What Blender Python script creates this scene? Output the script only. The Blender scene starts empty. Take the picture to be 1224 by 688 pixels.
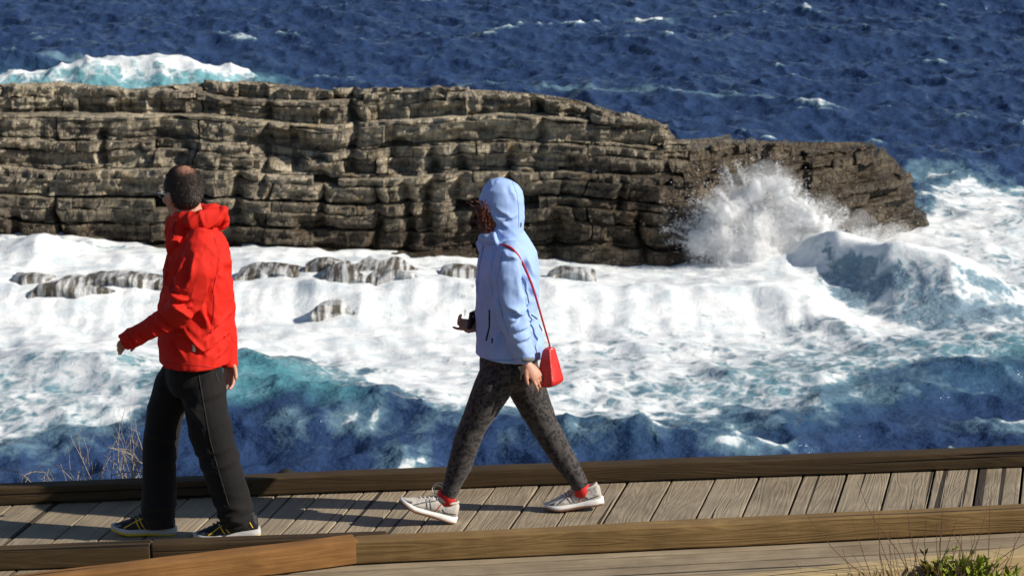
import bpy, bmesh, math, random
import numpy as np
from mathutils import Vector, Matrix
from mathutils.bvhtree import BVHTree

R = math.radians
random.seed(7)
rng = np.random.default_rng(7)
scene = bpy.context.scene
COL = scene.collection

# ------------------------------------------------------------------ camera
CAM = np.array((0.0, -13.2, 3.87)); PITCH = R(12.0); FPX = 612 / math.tan(R(10.0))
cam_d = bpy.data.cameras.new('camera'); cam = bpy.data.objects.new('camera', cam_d); COL.objects.link(cam)
cam.location = CAM; cam.rotation_euler = (R(90) - PITCH, 0, 0)
cam_d.sensor_width = 36; cam_d.lens = 18 / math.tan(R(10.0)); cam_d.clip_end = 20000; cam_d.clip_start = 0.1
cam_d.dof.use_dof = True; cam_d.dof.focus_distance = 13.6; cam_d.dof.aperture_fstop = 11
scene.camera = cam
# ------------------------------------------------------------------ world + sun
SUN_EL, SUN_AZ = R(31), R(-16)            # azimuth of the direction TO the sun, measured from +x
world = bpy.data.worlds.new('World'); scene.world = world; world.use_nodes = True
wn = world.node_tree; wn.nodes.clear()
sky = wn.nodes.new('ShaderNodeTexSky'); sky.sky_type = 'NISHITA'; sky.sun_disc = False
sky.sun_elevation = SUN_EL; sky.sun_rotation = R(90) - SUN_AZ
sky.air_density = 1.0; sky.dust_density = 0.3; sky.ozone_density = 2.0
bg = wn.nodes.new('ShaderNodeBackground'); bg.inputs[1].default_value = 0.07
wo = wn.nodes.new('ShaderNodeOutputWorld')
wn.links.new(sky.outputs[0], bg.inputs[0]); wn.links.new(bg.outputs[0], wo.inputs[0])
sd = bpy.data.lights.new('sun', 'SUN'); sd.energy = 5.0; sd.angle = R(0.5); sd.color = (1.0, 0.93, 0.82)
sun = bpy.data.objects.new('sun', sd); COL.objects.link(sun)
sdir = Vector((math.cos(SUN_EL) * math.cos(SUN_AZ), math.cos(SUN_EL) * math.sin(SUN_AZ), math.sin(SUN_EL)))
sun.rotation_euler = sdir.to_track_quat('Z', 'Y').to_euler(); sun.location = (20, -5, 20)
scene.cycles.volume_bounces = 6
vs = scene.view_settings
vs.view_transform = 'Standard'; vs.look = 'None'; vs.gamma = 1; vs.use_curve_mapping = False; vs.exposure = 0.2

# ------------------------------------------------------------------ pixel <-> place
_f = np.array((0, math.cos(PITCH), -math.sin(PITCH))); _u = np.array((0, math.sin(PITCH), math.cos(PITCH)))
def ray(px, py):
    d = _f * FPX + np.array((1., 0, 0)) * (px - 612) + _u * (344 - py)
    return d / np.linalg.norm(d)
def W(px, py, y):                                    # point of the upright plane at depth y
    d = ray(px, py); return CAM + d * ((y - CAM[1]) / d[1])
def S(px, py, z):                                    # point of the level plane at height z
    d = ray(px, py); return CAM + d * ((z - CAM[2]) / d[2])
def ppm(y): return FPX / ((y - CAM[1]) * math.cos(PITCH) + 3.5 * math.sin(PITCH))   # pixels per metre near the deck
SEA = -20.0
SLOPE = 0.0385
def deck_z(x): return SLOPE * x

# ------------------------------------------------------------------ noise
def _h(i, j, k):
    n = (i.astype(np.int64) * 374761393 + j.astype(np.int64) * 668265263 + k.astype(np.int64) * 1274126177) & 0xFFFFFFFF
    n = ((n ^ (n >> 13)) * 1103515245) & 0xFFFFFFFF
    n = ((n ^ (n >> 16)) * 2246822519) & 0xFFFFFFFF
    n = n ^ (n >> 15)
    return (n & 0xFFFFFF) / float(0xFFFFFF) * 2 - 1
def vn(x, y, z=0.0):
    x, y, z = np.broadcast_arrays(np.asarray(x, float), np.asarray(y, float), np.asarray(z, float))
    i, j, k = np.floor(x), np.floor(y), np.floor(z)
    fx, fy, fz = x - i, y - j, z - k
    fx, fy, fz = [t * t * t * (t * (t * 6 - 15) + 10) for t in (fx, fy, fz)]
    def L(a, b, t): return a + (b - a) * t
    c = lambda a, b, d: _h(i + a, j + b, k + d)
    return L(L(L(c(0,0,0), c(1,0,0), fx), L(c(0,1,0), c(1,1,0), fx), fy),
             L(L(c(0,0,1), c(1,0,1), fx), L(c(0,1,1), c(1,1,1), fx), fy), fz)
def fbm(x, y, z=0.0, o=4):
    s, a = 0, 1.0; x = np.asarray(x, float); y = np.asarray(y, float); z = np.asarray(z, float)
    for q in range(o):
        s = s + a * vn(x + 17.3 * q, y - 9.1 * q, z + 5.7 * q); a *= 0.5; x, y, z = x * 2.03, y * 2.03, z * 2.03
    return s / 1.6
def sstep(a, b, x):
    t = np.clip((x - a) / (b - a), 0, 1); return t * t * (3 - 2 * t)

# ------------------------------------------------------------------ objects
def mesh_of(name, v, f, smooth=True):
    me = bpy.data.meshes.new(name); me.from_pydata([tuple(p) for p in v], [], [tuple(q) for q in f]); me.update()
    if smooth: me.polygons.foreach_set('use_smooth', [True] * len(me.polygons))
    return me
def link(name, me, m=None, parent=None, loc=(0, 0, 0)):
    o = bpy.data.objects.new(name, me); COL.objects.link(o); o.location = loc
    if m is not None and me is not None and len(me.materials) == 0: me.materials.append(m)
    if parent: o.parent = parent
    return o
def tag(o, label=None, cat=None, group=None, kind=None):
    if label: o['label'] = label
    if cat: o['category'] = cat
    if group: o['group'] = group
    if kind: o['kind'] = kind
    return o
def shifted(v, base): return [(p[0] - base[0], p[1] - base[1], p[2] - base[2]) for p in v]

# ------------------------------------------------------------------ materials
class NT:
    def __init__(s, name):
        s.m = bpy.data.materials.new(name); s.m.use_nodes = True; s.t = s.m.node_tree; s.t.nodes.clear()
        s.out = s.t.nodes.new('ShaderNodeOutputMaterial')
    def n(s, typ, ins=None, **props):
        nd = s.t.nodes.new('ShaderNode' + typ)
        for k, v in props.items(): setattr(nd, k, v)
        for k, v in (ins or {}).items():
            so = nd.inputs[k]
            if isinstance(v, bpy.types.NodeSocket): s.t.links.new(v, so)
            else: so.default_value = v
        return nd
    def math(s, op, a, b=None, c=None, clamp=False):
        ins = {0: a}
        if b is not None: ins[1] = b
        if c is not None: ins[2] = c
        return s.n('Math', ins, operation=op, use_clamp=clamp).outputs[0]
    def ramp(s, fac, stops, interp='LINEAR'):
        nd = s.n('ValToRGB', {0: fac}); cr = nd.color_ramp; cr.interpolation = interp
        while len(cr.elements) < len(stops): cr.elements.new(0.5)
        for e, (p, c) in zip(cr.elements, stops):
            e.position = p; e.color = (c, c, c, 1) if not hasattr(c, '__len__') else (*c, 1)
        return nd.outputs[0]
    def mix(s, fac, a, b, blend='MIX'):
        nd = s.n('Mix', data_type='RGBA', blend_type=blend)
        for k, v in ((0, fac), (6, a), (7, b)):
            if isinstance(v, bpy.types.NodeSocket): s.t.links.new(v, nd.inputs[k])
            elif k == 0: nd.inputs[0].default_value = v
            else: nd.inputs[k].default_value = (*v, 1) if len(v) == 3 else v
        return nd.outputs[2]
    def noise(s, vec, scale, detail=4, rough=0.55, dist=0.0):
        return s.n('TexNoise', {'Vector': vec, 'Scale': scale, 'Detail': detail, 'Roughness': rough, 'Distortion': dist}).outputs[0]
    def mapv(s, vec, scale=(1, 1, 1), rot=(0, 0, 0), loc=(0, 0, 0)):
        return s.n('Mapping', {'Vector': vec, 'Scale': scale, 'Rotation': rot, 'Location': loc}).outputs[0]
    def pos(s): return s.n('NewGeometry').outputs['Position']
    def obj(s): return s.n('TexCoord').outputs['Object']
    def bump(s, h, strength=0.3, dist=0.01, normal=None):
        ins = {'Height': h, 'Strength': strength, 'Distance': dist}
        if normal is not None: ins['Normal'] = normal
        return s.n('Bump', ins).outputs[0]
    def bsdf(s, **kw):
        nd = s.t.nodes.new('ShaderNodeBsdfPrincipled')
        for k, v in kw.items():
            so = nd.inputs[k.replace('_', ' ')]
            if isinstance(v, bpy.types.NodeSocket): s.t.links.new(v, so)
            elif hasattr(v, '__len__') and len(v) == 3 and so.type == 'RGBA': so.default_value = (*v, 1)
            else: so.default_value = v
        return nd.outputs[0]
    def done(s, sh):
        s.t.links.new(sh, s.out.inputs[0]); return s.m

def cloth_mat(name, col, rough=0.6, weave=900, bump=0.12, sheen=0.0, var=0.12):
    t = NT(name); p = t.pos()
    n1 = t.noise(p, 9, 4); n2 = t.noise(p, weave, 2)
    c = t.mix(t.ramp(n1, [(0.3, 0.0), (0.75, 1.0)]), tuple(x * (1 - var) for x in col), tuple(min(1, x * (1 + var)) for x in col))
    return t.done(t.bsdf(Base_Color=c, Roughness=rough, Sheen_Weight=sheen, Specular_IOR_Level=0.22,
                         Normal=t.bump(t.math('ADD', t.math('MULTIPLY', n2, 0.25), t.noise(p, 45, 4)), bump, 0.004)))
def plain_mat(name, col, rough=0.5, spec=0.4, bump=0.0, scale=60, var=0.1, metal=0.0):
    t = NT(name); p = t.pos(); n = t.noise(p, scale, 5)
    c = t.mix(n, tuple(x * (1 - var) for x in col), tuple(min(1, x * (1 + var)) for x in col))
    kw = dict(Base_Color=c, Roughness=rough, Specular_IOR_Level=spec, Metallic=metal)
    if bump: kw['Normal'] = t.bump(n, bump, 0.01)
    return t.done(t.bsdf(**kw))

def wood_mat(name, light, dark, groove, along='Y', ring=9.0, bump=0.5, sat=1.0):
    # grain runs along one axis of the piece; every piece gets its own cut of the log
    t = NT(name); co = t.obj(); rnd = t.n('ObjectInfo').outputs['Random']
    off = t.n('CombineXYZ', {0: t.math('MULTIPLY', rnd, 37.0), 1: t.math('MULTIPLY', rnd, 91.0), 2: t.math('MULTIPLY', rnd, 53.0)}).outputs[0]
    sc = {'X': (0.09, 1, 1), 'Y': (1, 0.09, 1), 'Z': (1, 1, 0.09)}[along]
    v0 = t.mapv(co, scale=sc)
    v = t.n('VectorMath', {0: v0, 1: off}, operation='ADD').outputs[0]
    kd = t.noise(v, 3.0, 1)
    warp = t.n('TexNoise', {'Vector': v, 'Scale': 7.0, 'Detail': 2.5, 'Distortion': 0.4}).outputs[0]
    rings = t.math('FRACT', t.math('MULTIPLY', warp, ring))
    ringv = t.math('ABSOLUTE', t.math('SUBTRACT', t.math('MULTIPLY', rings, 2.0), 1.0))
    fine = t.noise(t.mapv(v, scale=(1, 1, 1)), 90, 3, 0.6)
    vlong = t.n('VectorMath', {0: t.mapv(co, scale={'X': (.012, 1, 1), 'Y': (1, .012, 1), 'Z': (1, 1, .012)}[along]), 1: off}, operation='ADD').outputs[0]
    streak = t.noise(vlong, 60, 4, 0.65)
    blot = t.noise(t.n('VectorMath', {0: co, 1: off}, operation='ADD').outputs[0], 4.5, 4)
    crack = t.ramp(t.noise(vlong, 26, 2, 0.4, 0.2), [(0.325, 1.0), (0.36, 0.0)])
    kn = t.n('TexVoronoi', {'Vector': t.n('VectorMath', {0: t.mapv(co, scale={'X': (.55, 1.4, 1.4), 'Y': (1.4, .55, 1.4), 'Z': (1.4, 1.4, .55)}[along]), 1: off}, operation='ADD').outputs[0], 'Scale': 2.6}).outputs[0]
    knot = t.ramp(kn, [(0.045, 1.0), (0.085, 0.0)])
    base = t.mix(t.math('ADD', t.math('MULTIPLY', ringv, 0.34), 0.34), dark, light)
    base = t.mix(t.ramp(streak, [(0.3, 0.0), (0.7, 1.0)]), t.mix(0.55, base, dark), base)
    base = t.mix(t.ramp(blot, [(0.35, 0.55), (0.7, 0.0)]), base, tuple(0.55 * a for a in dark))
    base = t.mix(t.math('MULTIPLY', t.math('SUBTRACT', rnd, 0.5), 0.5, clamp=True), base, light)
    base = t.mix(t.math('MULTIPLY', knot, 0.7), base, tuple(0.35 * a for a in dark))
    base = t.mix(t.math('MULTIPLY', crack, 0.9), base, groove)
    h = t.math('ADD', t.math('MULTIPLY', ringv, 0.25), t.math('ADD', t.math('MULTIPLY', fine, 0.35), t.math('MULTIPLY', streak, 0.7)))
    h = t.math('SUBTRACT', h, t.math('MULTIPLY', crack, 1.4))
    return t.done(t.bsdf(Base_Color=base, Roughness=0.8, Specular_IOR_Level=0.25, Normal=t.bump(h, bump, 0.006)))

M = {}
M['deck'] = wood_mat('weathered_plank', (0.47, 0.385, 0.27), (0.25, 0.195, 0.13), (0.03, 0.022, 0.016), 'Y', 16, 0.8)
M['deck_x'] = wood_mat('weathered_board', (0.50, 0.41, 0.28), (0.24, 0.18, 0.115), (0.03, 0.022, 0.015), 'X', 14, 0.8)
M['beam'] = wood_mat('kerb_timber', (0.105, 0.066, 0.028), (0.045, 0.027, 0.012), (0.008, 0.006, 0.004), 'X', 14, 0.7)
M['beam_pale'] = wood_mat('bleached_timber', (0.60, 0.46, 0.25), (0.40, 0.28, 0.13), (0.04, 0.026, 0.014), 'X', 8, 0.6)
M['beam_new'] = wood_mat('fresh_timber', (0.40, 0.26, 0.105), (0.19, 0.11, 0.04), (0.02, 0.012, 0.007), 'X', 16, 0.9)

M['beam_orange'] = wood_mat('orange_timber', (0.46, 0.235, 0.075), (0.22, 0.10, 0.03), (0.02, 0.012, 0.007), 'X', 16, 0.9)
# ------------------------------------------------------------------ sea
def ocean(L, N, seed, ang, peak, std, spread=2):
    g = np.random.default_rng(seed)
    k1 = np.fft.fftfreq(N, L / N) * 2 * np.pi
    kx, ky = np.meshgrid(k1, k1, indexing='xy'); k = np.hypot(kx, ky); k[0, 0] = 1e-6
    kp = 2 * np.pi / peak
    w = np.abs((kx * math.cos(ang) + ky * math.sin(ang)) / k) ** spread * 0.9 + 0.1
    P = np.exp(-1.25 * (kp / k) ** 2) / k ** 3.6 * w * np.exp(-(k * 0.06) ** 2); P[0, 0] = 0
    H = (g.normal(size=(N, N)) + 1j * g.normal(size=(N, N))) * np.sqrt(P)
    F = np.fft.ifft2(H); s = std / np.real(F).std()
    h = np.real(F) * s
    dx = np.real(np.fft.ifft2(1j * kx / k * H)) * s; dy = np.real(np.fft.ifft2(1j * ky / k * H)) * s
    def sample(A, X, Y):
        u = (X / L % 1) * N; v = (Y / L % 1) * N
        i = np.floor(u).astype(int); j = np.floor(v).astype(int); fu = u - i; fv = v - j; i %= N; j %= N; i2 = (i + 1) % N; j2 = (j + 1) % N
        return (A[j, i] * (1 - fu) + A[j, i2] * fu) * (1 - fv) + (A[j2, i] * (1 - fu) + A[j2, i2] * fu) * fv
    return lambda X, Y: (sample(h, X, Y), sample(dx, X, Y), sample(dy, X, Y))

def line_fn(pts, dz=0.0):
    """crest line picked in the photograph, laid on the level plane dz above the still sea"""
    w = np.array([S(a, b, SEA + dz) for a, b in pts]); return w[:, 0], w[:, 1]
def poly_w(pts, dz=0.0): return np.array([S(a, b, SEA + dz)[:2] for a, b in pts])
def poly_sd(X, Y, P):
    inside = np.zeros(X.shape, bool); d2 = np.full(X.shape, 1e12)
    n = len(P)
    for q in range(n):
        ax, ay = P[q]; bx, by = P[(q + 1) % n]
        ex, ey = bx - ax, by - ay
        t = np.clip(((X - ax) * ex + (Y - ay) * ey) / (ex * ex + ey * ey), 0, 1)
        d2 = np.minimum(d2, (X - ax - t * ex) ** 2 + (Y - ay - t * ey) ** 2)
        c = ((ay > Y) != (by > Y)) & (X < ex * (Y - ay) / (ey if ey else 1e-9) + ax)
        inside ^= c
    d = np.sqrt(d2); return np.where(inside, d, -d)

def build_sea():
    xc = np.arange(-46, 46.01, 0.155)
    g = 46 + np.cumsum(0.3 * 1.14 ** np.arange(60)); g = g[g < 9000]
    xs = np.concatenate([-g[::-1], xc, g])
    yc = np.arange(64, 216, 0.29)
    y0 = np.arange(4, 64, 2.0); g2 = 216 + np.cumsum(0.4 * 1.14 ** np.arange(64)); g2 = g2[g2 < 16000]
    ys = np.concatenate([y0, yc, g2])
    X, Y = np.meshgrid(xs, ys)
    fade = (1 - sstep(60, 300, np.abs(X))) * (1 - sstep(230, 900, Y))
    o1 = ocean(89, 512, 3, R(72), 11.0, 1.0); o2 = ocean(31, 256, 5, R(60), 3.2, 1.0, 1)
    h1, dx1, dy1 = o1(X, Y); h2, dx2, dy2 = o2(X + 3, Y * 1.0 - 7)
    h0, dx0, dy0 = ocean(233, 256, 11, R(80), 30, 1.0)(X, Y)
    lump = fbm(X * 0.7, Y * 0.7, 3.0, 5)
    main = poly_sd(X, Y, poly_w([(-200, 290), (830, 310), (1010, 262), (1110, 245), (1105, 222), (1180, 220), (1240, 238), (1420, 240), (1420, 400), (1224, 425), (1100, 445), (1010, 470), (960, 490), (850, 512),
                                 (760, 520), (650, 513), (560, 505), (470, 486), (400, 470), (340, 452), (290, 449), (230, 470), (200, 492), (100, 512), (0, 522), (-200, 520)]))
    infoam = sstep(-3.5, 2.5, main + lump * 2.5)
    a1 = 0.16 * (1 - 0.75 * infoam); a2 = 0.095 * (1 - 0.45 * infoam)
    H = (0.16 * h0 + a1 * h1 + a2 * h2) * fade
    DX = (0.5 * a1 * dx1 + 0.8 * a2 * dx2) * fade; DY = (0.6 * a1 * dy1 + 0.8 * a2 * dy2) * fade
    H += infoam * (0.06 * fbm(X * 0.45, Y * 0.45, 1.0, 3) + 0.03 * np.abs(fbm(X * 1.6, Y * 1.6, 9.0, 3)))
    foam = np.zeros_like(X); aqua = np.zeros_like(X); grey = np.zeros_like(X)
    foam = np.maximum(foam, infoam * (0.90 + 0.14 * sstep(S(620, 360, SEA)[0], S(480, 360, SEA)[0], X)))
    def reduce(pts, val, feather=3.0, aq=0.0, dz=0.0):
        nonlocal foam, aqua
        m = sstep(-feather, feather, poly_sd(X, Y, poly_w(pts, dz)) + lump * 2.0)
        foam = foam * (1 - m) + np.minimum(foam, val) * m; aqua = np.maximum(aqua, m * aq)
    reduce([(540, 402), (800, 398), (1030, 380), (1300, 380), (1300, 440), (1100, 455), (1000, 480), (850, 512), (700, 512), (560, 500), (520, 450)], 0.71, 2.0, 0.2)
    reduce([(850, 440), (1020, 415), (1300, 400), (1300, 440), (1050, 455), (960, 490), (840, 500), (760, 480)], 0.60, 2.0, 0.45)
    reduce([(-100, 440), (100, 428), (210, 440), (215, 480), (100, 515), (-100, 530)], 0.66, 1.5, 0.6)
    reduce([(200, 458), (300, 442), (420, 462), (430, 485), (330, 500), (200, 500)], 0.55, 1.0, 0.6)
    reduce([(1105, 222), (1420, 230), (1420, 400), (1180, 395), (1130, 330), (1100, 290)], 0.72, 2.0, 0.35)
    reduce([(0, 306), (150, 310), (150, 318), (0, 322)], 0.7, 1.0, 0.3)

    def ridge(pts, A, wf, wb, ends=3.0, crest_foam=0.0, fw=0.6, aq=0.0, aw=1.5, wob=0.5, dzp=None):
        """crest line; A = height (number or list per point); wf / wb = reach to the shore side / to the sea side"""
        nonlocal H, foam, aqua
        A_ = np.array(A, float) if hasattr(A, '__len__') else np.full(len(pts), float(A))
        w = np.array([S(p[0], p[1], SEA + (a if dzp is None else dzp)) for p, a in zip(pts, A_)])
        yl = np.interp(X, w[:, 0], w[:, 1]) + wob * fbm(X * 0.25, X * 0, 4.4, 3)
        ax = np.interp(X, w[:, 0], A_) * sstep(w[0, 0] - ends, w[0, 0] + ends, X) * (1 - sstep(w[-1, 0] - ends, w[-1, 0] + ends, X))
        d = Y - yl
        prof = np.where(d < 0, np.exp(-(d / wf) ** 2), np.exp(-(d / wb) ** 2))
        ax = ax * (1 + 0.10 * fbm(X * 0.35, Y * 0.1, 2.2, 2))
        H = H + ax * prof
        on = np.clip(ax / max(A_.max(), 1e-6) * 2, 0, 1)
        if crest_foam: foam = np.maximum(foam, crest_foam * on * np.exp(-((d - 0.2 * fw) / fw) ** 2))
        if aq: aqua = np.maximum(aqua, aq * on * np.exp(-((d + 0.2 * aw) / aw) ** 2))
        return d, on
    # wave breaking on the far side of the rock
    d, on = ridge([(-140, 104), (-60, 104), (0, 104), (60, 104), (110, 104), (150, 104), (210, 104), (270, 104), (330, 104)],
                  [1.1, 1.0, 1.15, 1.3, 1.9, 2.1, 1.6, 1.0, 0.45], 3.0, 3.0, 2.0, dzp=0.0, aq=1.0, aw=6.0)
    foam = np.maximum(foam, on * (0.62 * np.exp(-((d + 1) / 4) ** 2) + 0.5 * np.exp(-((d - 0.3) / 1.3) ** 2)))
    # swell lines on the open sea
    ridge([(560, 92), (640, 96), (720, 100), (860, 110), (960, 116)], 0.5, 2.0, 4.0, 3.0, 0.50, 0.55)
    ridge([(830, 178), (1000, 185), (1100, 186), (1300, 180)], 0.9, 2.5, 5, 4)
    ridge([(600, 40), (800, 48), (1000, 44), (1300, 50)], 0.5, 3, 5, 4)
    ridge([(-60, 62), (60, 66), (160, 68)], 0.5, 2, 4, 4, 0.45, 0.6)
    # ledge in front of the rock with water pouring off it
    lp = np.array([S(a, b, SEA + 0.9) for a, b in [(-200, 340), (0, 343), (100, 341), (200, 346), (300, 343), (400, 344), (500, 347), (600, 350), (700, 352), (800, 352), (900, 351), (960, 356), (1000, 366), (1030, 380)]])
    yl = np.interp(X, lp[:, 0], lp[:, 1]) + 0.7 * fbm(X * 0.13, 0 * X, 7.7, 4)
    amp = 0.95 * (1 - sstep(lp[-3, 0], lp[-1, 0] + 1, X))
    d = Y - yl
    H += amp * sstep(-2.2, 0.6, d) * np.exp(-(np.maximum(d, 0) / 11) ** 2) * (1 + 0.05 * fbm(X * 0.6, Y * 0.1, 3.3, 3))
    fallm = amp / 0.95 * sstep(-3.2, -1.6, d) * (1 - sstep(0.2, 1.2, d))
    H += fallm * 0.035 * vn(X * 3.5, Y * 0.4, 8.0)
    # breaker beside the rock end
    d, on = ridge([(880, 300), (940, 286), (1000, 280), (1060, 285), (1130, 298), (1180, 322), (1215, 345)],
                  [0.5, 1.1, 1.9, 2.2, 2.0, 1.2, 0.5], 2.6, 4.5, 1.0, 0, 1, 0.75, 1.3, 0.4)
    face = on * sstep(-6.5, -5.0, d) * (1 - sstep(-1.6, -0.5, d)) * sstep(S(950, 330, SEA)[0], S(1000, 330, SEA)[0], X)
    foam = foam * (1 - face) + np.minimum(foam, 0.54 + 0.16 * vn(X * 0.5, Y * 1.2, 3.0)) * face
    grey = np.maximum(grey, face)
    # swell that rears up in front of the foam
    ridge([(60, 492), (150, 476), (230, 458), (290, 445), (340, 449), (400, 466), (470, 482), (560, 501), (650, 510)],
          [0.3, 0.5, 0.9, 1.25, 1.25, 1.0, 0.8, 0.6, 0.4], 2.6, 6, 2.0, 0.0, 1.0, 0.0)
    wv = sstep(S(215, 470, SEA)[0], S(280, 470, SEA)[0], X) * (1 - sstep(S(380, 470, SEA)[0], S(500, 470, SEA)[0], X))
    cy = np.interp(X, *line_fn([(150, 476), (230, 458), (290, 445), (340, 449), (400, 466), (470, 482), (560, 501)], 1.0))
    aqua = np.maximum(aqua, 0.60 * wv * np.exp(-((Y - cy + 0.2) / 1.3) ** 2))
    ridge([(640, 510), (760, 517), (850, 509), (950, 489), (1020, 467), (1100, 447), (1224, 429), (1320, 424)],
          [0.3, 0.4, 0.45, 0.5, 0.6, 0.6, 0.6, 0.5], 2.8, 6, 2.0, 0, 1, 0.10, 2.0)
    ridge([(0, 425), (80, 424), (140, 428), (210, 436)], [0.5, 0.7, 0.7, 0.4], 1.6, 4, 2)
    ridge([(-20, 312), (50, 303), (110, 311)], [0.2, 0.8, 0.2], 2.0, 2.0, 1.0)
    # small whitecaps: clear of foam, on the steep tops
    st = h1 * 0.8 + h2 * 0.6
    cap = sstep(2.25, 2.95, st + 0.7 * vn(X * 0.12, Y * 0.12, 6.0)) * fade
    foam = np.maximum(foam, cap * 0.66)
    for (a, b, wx, wy, s) in [(776, 16, 1.5, 0.9, 1.2), (430, 516, 1.0, 0.6, .9), (490, 546, 0.8, 0.9, .95), (700, 532, 1.3, 0.5, .7), (760, 530, 1.2, 0.5, .95), (880, 545, 1.2, .4, .8), (905, 538, 1.4, .5, .9), (1205, 512, 1.3, .5, .85), (345, 515, .7, .5, .7)]:
        c = S(a, b, SEA + 0.3)
        q = ((X - c[0]) / wx) ** 2 + ((Y - c[1] + 0.25 * (X - c[0])) / (wy * 1.6)) ** 2
        foam = np.maximum(foam, s * np.exp(-q) * (0.8 + 0.5 * vn(X * 3, Y * 2, 1)))
        H += 0.35 * np.exp(-q * 0.6)
    Z = SEA + H
    V = np.stack([X + DX, Y + DY, Z], -1).reshape(-1, 3)
    ny, nx = X.shape
    idx = np.arange(nx * ny).reshape(ny, nx)
    F = np.stack([idx[:-1, :-1], idx[:-1, 1:], idx[1:, 1:], idx[1:, :-1]], -1).reshape(-1, 4)
    me = bpy.data.meshes.new('sea')
    me.vertices.add(len(V)); me.vertices.foreach_set('co', V.ravel())
    me.loops.add(F.size); me.loops.foreach_set('vertex_index', F.ravel().astype(np.int32))
    me.polygons.add(len(F)); me.polygons.foreach_set('loop_start', np.arange(0, F.size, 4, dtype=np.int32))
    me.polygons.foreach_set('use_smooth', np.ones(len(F), bool)); me.update(calc_edges=True)
    for nm, A in (('foam', foam), ('aqua', aqua), ('fall', fallm * (1 - 0.85 * sstep(S(540, 360, SEA)[0], S(680, 360, SEA)[0], X))), ('slate', grey)):
        at = me.attributes.new(nm, 'FLOAT', 'POINT'); at.data.foreach_set('value', A.ravel().astype(np.float32))
    return me

def sea_mat():
    t = NT('sea_water'); p = t.pos()
    A = lambda n: t.n('Attribute', attribute_name=n).outputs['Fac']
    foam, aqua, fall, slate = A('foam'), A('aqua'), A('fall'), A('slate')
    # foam lace
    warp = t.n('TexNoise', {'Vector': p, 'Scale': 0.8, 'Detail': 4.0}).outputs[1]
    pw = t.n('VectorMath', {0: p, 1: t.n('VectorMath', {0: warp, 3: 1.6}, operation='SCALE').outputs[0]}, operation='ADD').outputs[0]
    n1 = t.noise(t.mapv(pw, scale=(1, 0.55, 1)), 0.9, 7, 0.62)
    n2 = t.noise(t.mapv(pw, scale=(1, 0.7, 1)), 3.2, 5, 0.6)
    vor = t.n('TexVoronoi', {'Vector': t.mapv(pw, scale=(1, 0.6, 1)), 'Scale': 1.5}, feature='DISTANCE_TO_EDGE').outputs[0]
    lace = t.ramp(vor, [(0.0, 0.0), (0.28, 1.0)])
    thr = t.math('ADD', t.math('MULTIPLY', n1, 0.72), t.math('ADD', t.math('MULTIPLY', n2, 0.42), t.math('MULTIPLY', lace, 0.12)))
    streak = t.noise(t.mapv(p, scale=(3.0, 0.25, 0.25)), 1.3, 4, 0.6)
    thr = t.math('ADD', thr, t.math('MULTIPLY', fall, t.math('MULTIPLY', t.math('SUBTRACT', streak, 0.42), 1.1)))
    fac = t.n('MapRange', {0: t.math('SUBTRACT', foam, thr), 1: -0.10, 2: 0.14, 3: 0.0, 4: 1.0}, interpolation_type='SMOOTHSTEP').outputs[0]
    milky = t.n('MapRange', {0: t.math('SUBTRACT', foam, thr), 1: -0.5, 2: 0.05, 3: 0.0, 4: 0.6}).outputs[0]
    aq = t.math('MAXIMUM', t.math('MULTIPLY', aqua, t.math('ADD', 0.55, t.math('MULTIPLY', n1, 0.9))), t.math('MULTIPLY', milky, 0.35), clamp=True)
    deepv = t.noise(p, 0.05, 3)
    deep = t.mix(deepv, (0.020, 0.040, 0.104), (0.034, 0.066, 0.155))
    col = t.mix(aq, deep, (0.13, 0.40, 0.43))
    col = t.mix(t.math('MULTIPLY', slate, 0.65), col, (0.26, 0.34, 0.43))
    col = t.mix(milky, col, (0.26, 0.40, 0.46))
    col = t.mix(t.math('MULTIPLY', fall, 0.85), col, (0.13, 0.11, 0.085))
    rip = t.math('ADD', t.noise(t.mapv(p, scale=(0.6, 1, 1)), 2.3, 4, 0.58), t.math('MULTIPLY', t.noise(t.mapv(p, scale=(0.7, 1, 1)), 7.0, 2, 0.5), 0.10))
    water = t.bsdf(Base_Color=col, Roughness=0.14, IOR=1.33, Specular_IOR_Level=0.45, Normal=t.bump(rip, 0.9, 0.26))
    fb = t.math('ADD', n2, t.math('MULTIPLY', n1, 1.5))
    fcol = t.mix(t.ramp(t.noise(t.mapv(pw, scale=(0.45, 1, 1)), 1.5, 7, 0.68), [(0.36, 0.0), (0.58, 1.0)]), (0.62, 0.69, 0.72), (0.92, 0.92, 0.91))
    froth = t.bsdf(Base_Color=fcol, Roughness=0.85, Specular_IOR_Level=0.15, Normal=t.bump(fb, 0.3, 0.12))
    ms = t.n('MixShader', {0: fac, 1: water, 2: froth})
    return t.done(ms.outputs[0])
M['sea'] = sea_mat()
sea = tag(link('sea', build_sea(), M['sea']), kind='structure', label='dark blue sea with white foam around the layered rock')

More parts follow.
